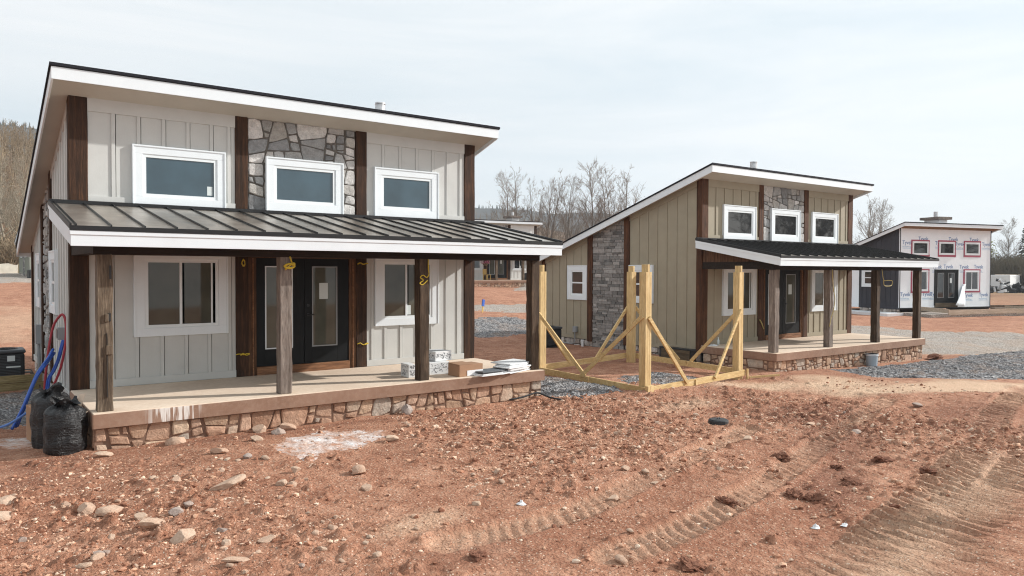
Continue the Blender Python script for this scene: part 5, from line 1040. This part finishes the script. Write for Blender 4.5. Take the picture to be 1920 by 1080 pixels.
tree('A',56.1,47.7,4.4,1.103,'tall straight bare tree left of the sloping khaki roof','bark','twig',**A)
tree('B',59.1,47.9,2.6,1.05,'dense bare tree whose crown merges with its straight neighbour','bark','twig',**B_)
tree('C',58.6,45.7,4.1,1.113,'thick limbed bare tree above the khaki roof edge','bark','twig',**C_)
tree('B',64.1,49.1,5.2,0.861,'low bare tree half hidden by the khaki roof','bark','twig',**B_)
tree('C',86.8,32.2,0.9,0.924,'bare round crowned tree between the khaki and the wrapped cabin','bark','twig',**C_)
tree('A',97.8,36.5,2.2,0.903,'fainter bare tree behind the round crowned one','bark','twig',**A)
tree('B',90.5,35.6,3.9,0.651,'short bare tree low beside the khaki cabin wall','bark','twig',**B_)
tree('A',156.9,42.2,3.1,0.997,'bare tree in the brush behind the tall edge tree','bark','twig',**A)
tree('Cp',3.2,79.7,1.2,0.997,'pale trunked bare tree at the left edge of the hillside','bark_pale','bark_pale',**C_)
tree('Ap',4.6,83.7,2.8,1.05,'pale bare tree beside the grey cabin roof on the left','bark_pale','bark_pale',**A)
tree('Bp',5.7,90.3,4.6,0.997,'pale multi stemmed tree nearest the far sage cabin','bark_pale','bark_pale',**B_)
tree('Ap',2.8,88.7,5.5,1.103,'bare tree deepest in the left wood edge','bark_pale','bark_pale',**A)
tree('R',97.3,16.0,.3,1.22,'tall bare tree at the right edge beyond the heaps','bark','twig',seed=23,Ht=14.5,r0=.25,spread=.55,dens=1.2,low=.25,minr=.0125)
# trees that the khaki cabin's windows reflect
for i,(x,y,s) in enumerate(((66.5,-36,1.3),(71.5,-34.3,1.45),(77,-32.6,1.35),(86,-45,1.5))): tree('W%d'%(i%2),x,y,i*1.3,s,'bare tree on the near side of the site across from the khaki cabin',bark='bark',twig='bark',group='trees across from the cabins',seed=61+i%2,Ht=12.5,r0=.26,spread=.75,dens=.9,low=.12,minr=.035)

def cone_tree(x,y,hh,label,seed):
    rd=random.Random(seed); e=empty('conifer',(x,y,g0(x,y)),0,label,'tree'); mb=MB(); mb.tube([(0,0,-.2),(0,0,hh*.95)],[hh*.018,.02],6); mb.build('trunk',M['bark'],e); mb=MB()
    for i in range(420):
        t=rd.random()**.8; z=hh*(.1+.9*t); r=hh*.2*(1-t)*rd.uniform(.4,1.1)+.1; a=rd.uniform(0,6.28); c=Vector((r*math.cos(a)*.55,r*math.sin(a)*.55,z)); o=Vector((math.cos(a),math.sin(a),-.35))*r*.7; s=Vector((-math.sin(a),math.cos(a),0))*r*.28; mb.add([c,c+o*.6+s,c+o,c+o*.6-s,c+Vector((0,0,.15))+o*.4],[(0,1,4),(1,2,4),(2,3,4),(3,0,4)])
    mb.build('crown',M['conifer'],e,recalc=False)
def leafy(x,y,hh,w_,mat,label,seed,n=1500,name='young_tree',leaf=.16):
    rd=random.Random(seed); e=empty(name,(x,y,g0(x,y)),0,label,'tree'); mb=MB(); lim=[]
    for k in range(7):
        a=rd.uniform(0,6.28); q=Vector((math.cos(a)*w_*.35,math.sin(a)*w_*.35,hh*rd.uniform(.6,.9))); mb.tube([(0,0,-.2),(q.x*.25,q.y*.25,hh*.3),q],[hh*.02,hh*.012,.02],5); lim.append(q)
    mb.build('trunk',M['bark'],e); mb=MB(); cl=[(q+Vector((rd.gauss(0,1)*w_*.12,rd.gauss(0,1)*w_*.12,rd.gauss(0,1)*hh*.1)),rd.uniform(.5,1)*w_*.17) for q in lim for _ in range(4)]
    for i in range(n):
        c,r=rd.choice(cl); p=c+Vector((rd.gauss(0,1),rd.gauss(0,1),rd.gauss(0,1)))*r*.6; u=Vector((rd.gauss(0,1),rd.gauss(0,1),rd.gauss(0,1))).normalized()*leaf; v=u.orthogonal().normalized()*leaf*.6; mb.add([p-u,p+v,p+u,p-v],[(0,1,2,3)])
    mb.build('crown',M[mat],e,recalc=False)
leafy(156,49,8.5,8,'willow','yellow green leafing tree above the brush right of the wrapped cabin',3,2600,leaf=.22)
for i,(x,y,hh) in enumerate(((176,56,10.5),(176,46,12.5),(196,48,11),(186,60,10.5),(190,66,9.5))): cone_tree(x,y,hh,['dark conifer next to the leafing tree','tallest dark conifer behind the brush at the right edge','dark conifer farthest right behind the brush','dark conifer partly behind the leafing tree','dark conifer just right of the wrapped cabin wall'][i],i+40)
leafy(34.5,74,6.5,4,'bud','yellowish budding tree behind the distant white cabin',8,700,leaf=.10,name='budding_tree')

# ------------------------------------------------------------------ hills and woods far off
def interp(az,tab): return np.interp(az,[a for a,_ in tab],[b for _,b in tab])
def hill(name,el,dist,foot,tiers,mat,seed,a0=-14,a1=75,na=240,amp=.05):
    az=np.linspace(a0,a1,na); E=interp(az,el)*(1+amp*fbm(az*.35+seed,az*0+seed,4)*2); Dc=interp(az,dist); Df=interp(az,foot); rows=[]
    t=np.linspace(0,1,tiers); 
    for k in t:
        D=Df+(Dc-Df)*k; x_=CAM.x+D*np.sin(np.radians(az)); y_=CAM.y+D*np.cos(np.radians(az)); base=G(x_,y_)-.6
        zc=1.99+E*Dc; z_=base*(1-k)+ (k**.85)*(zc-base)+base*k*0; z_+=(k*(1-k))*12*fbm(x_*.012+seed,y_*.012,4)
        rows.append(np.stack([x_,y_,z_],1))
    D=Dc*1.8; rows.append(np.stack([CAM.x+D*np.sin(np.radians(az)),CAM.y+D*np.cos(np.radians(az)),np.full(na,-5.)],1))
    P_=np.concatenate(rows); m=len(rows); ii=np.arange(m*na).reshape(m,na); F_=np.stack([ii[:-1,:-1],ii[:-1,1:],ii[1:,1:],ii[1:,:-1]],-1).reshape(-1,4)
    o=mesh_np(name,P_,F_,mat,smooth=True); tag(o,kind='structure'); return (az,rows)
t=NT('wooded_hillside',.98,.05); n=t.noise(.05,6,.7); n2=t.noise(.35,4,.7); t.color(t.mix(t.ramp(n2,[(.35,0),(.7,.6)]),t.ramp(n,[(.3,(.125,.08,.05)),(.55,(.20,.13,.082)),(.75,(.26,.175,.11))]),(.09,.06,.04))); t.bump(n2,.8,1.5); M['hill']=t.m
t=NT('far_ridge_woods',.98,.05); n=t.noise(.02,6,.7); t.color(t.ramp(n,[(.3,(.05,.055,.055)),(.7,(.10,.085,.07))])); t.bump(n,.6,3); M['ridge']=t.m
azl=[-14,0,3,8,20,30,34,38,40,41.5,43,45,48,53,60,75]
hA=hill('hill',list(zip(azl,[.152,.148,.143,.135,.108,.074,.070,.064,.056,.048,.050,.060,.062,.04,.012,.0])),[(-14,330),(0,300),(10,340),(34,480),(48,520),(75,520)],[(-14,96),(0,96),(10,110),(34,150),(75,190)],12,M['hill'],3)
hB=hill('hill',list(zip(azl,[.176,.172,.168,.158,.125,.096,.088,.084,.081,.080,.079,.078,.074,.05,.02,.0])),[(-14,900),(75,1100)],[(-14,420),(34,600),(75,700)],8,M['ridge'],8,amp=.02)
def far_tree(seed,lowpoly=True):
    T,Cn=tree_geo(seed,11,.16,1,.42,.34,.3,True,.035); T.v=list(T.v); n=len(T.v); return np.array([tuple(v) for v in T.v]+[tuple(v) for v in Cn.v]),np.array([f for f in T.f+[tuple(i+n for i in q) for q in Cn.f] if len(f)==4])
FT=[far_tree(200+i) for i in range(6)]
def woods(name,pts,mat,seed,smin=.7,smax=1.2,geo=None):
    cr=np.random.default_rng(seed); vs=[];fs=[];o=0; geo=geo or FT
    for x_,y_,z_ in pts:
        v,f_=geo[cr.integers(len(geo))]; s=cr.uniform(smin,smax); a=cr.uniform(0,6.28); c,si=math.cos(a),math.sin(a)
        vs.append(np.stack([(v[:,0]*c-v[:,1]*si)*s+x_,(v[:,0]*si+v[:,1]*c)*s+y_,v[:,2]*s+z_-.3],1)); fs.append(f_+o); o+=len(v)
    return tag(mesh_np(name,np.concatenate(vs),np.concatenate(fs),mat),kind='stuff')
def on_hill(h_,n,a0,a1,k0,k1,seed,p=1.0):
    az,rows=h_; cr=np.random.default_rng(seed); o=[]; m=len(rows)-1
    for i in range(n):
        a=cr.uniform(a0,a1); k=k0+(k1-k0)*cr.random()**p; ia=np.clip(np.searchsorted(az,a)-1,0,len(az)-2); ta=(a-az[ia])/(az[ia+1]-az[ia]); q=k*(m-1); iq=min(int(q),m-2); tq=q-iq
        P0=rows[iq][ia]*(1-ta)+rows[iq][ia+1]*ta; P1=rows[iq+1][ia]*(1-ta)+rows[iq+1][ia+1]*ta; o.append(P0*(1-tq)+P1*tq)
    return o
woods('forest',on_hill(hA,560,-2,6.5,0,1.0,1,.8),M['wood_far'],2,.55,1.0)
woods('forest',on_hill(hA,420,32,56,.0,1.0,3,.9),M['wood_far'],4,.45,.85)
def conegeo(seed):
    rd=random.Random(seed); mb=MB()
    for k in range(5): z=1.5+k*1.9; r=2.2-.42*k; mb.tube([(0,0,z),(rd.uniform(-.1,.1),0,z+2.8)],[r,.05],6,cap=False)
    return np.array([tuple(v) for v in mb.v]),np.array(mb.f)
woods('forest',on_hill(hB,120,-3,8,.96,1.0,5)+on_hill(hB,200,31,54,.96,1.0,6),M['conifer'],7,.25,.6,[conegeo(i) for i in range(3)])
# brush at the field edge
def brush_geo(seed):
    rd=random.Random(seed); mb=MB()
    for i in range(34):
        a=rd.uniform(0,6.28); d=Vector((math.cos(a)*rd.uniform(.1,.7),math.sin(a)*rd.uniform(.1,.7),1)).normalized(); l=rd.uniform(1.2,3.4); p=Vector((rd.uniform(-.8,.8),rd.uniform(-.8,.8),-.1)); q=p+d*l*.5; e=q+(d+Vector((rd.uniform(-.5,.5),rd.uniform(-.5,.5),rd.uniform(-.2,.4)))).normalized()*l*.5; mb.tube([p,q,e],[.035,.025,.012],3,cap=False)
        for k in range(3): g_=q.lerp(e,rd.random()); mb.tube([g_,g_+Vector((rd.uniform(-.7,.7),rd.uniform(-.7,.7),rd.uniform(.1,.8)))],[.016,.010],3,cap=False)
    return np.array([tuple(v) for v in mb.v]),np.array([f for f in mb.f if len(f)==4])
BG=[brush_geo(300+i) for i in range(5)]
cr=np.random.default_rng(77); P_=[]
for i in range(800):
    a=R(cr.uniform(62,73)); D=cr.uniform(140,175); x_=CAM.x+D*math.sin(a); y_=CAM.y+D*math.cos(a); P_.append((x_,y_,g0(x_,y_)))
woods('undergrowth',P_,M['brush'],78,1.1,1.9,BG)
P_=[]
for i in range(430):
    a=R(cr.uniform(33,48)) if i<180 else R(cr.uniform(-1.5,6)); D=cr.uniform(85,150) if i<180 else cr.uniform(88,120); x_=CAM.x+D*math.sin(a); y_=CAM.y+D*math.cos(a); P_.append((x_,y_,g0(x_,y_)))
woods('undergrowth',P_,M['wood_far'],79,.9,1.5,BG)
# ------------------------------------------------------------------ air
def f():
    m=bpy.data.materials.new('haze'); m.use_nodes=True; n=m.node_tree.nodes; n.clear(); o=n.new('ShaderNodeOutputMaterial'); v=n.new('ShaderNodeVolumePrincipled'); v.inputs['Color'].default_value=(.80,.88,.96,1); v.inputs['Density'].default_value=.00036; v.inputs['Anisotropy'].default_value=.2; m.node_tree.links.new(v.outputs[0],o.inputs['Volume']); return m
if True:
    mb=MB(); mb.box(-1300,1700,-120,1750,-60,300); tag(mb.build('haze',f()),kind='stuff')
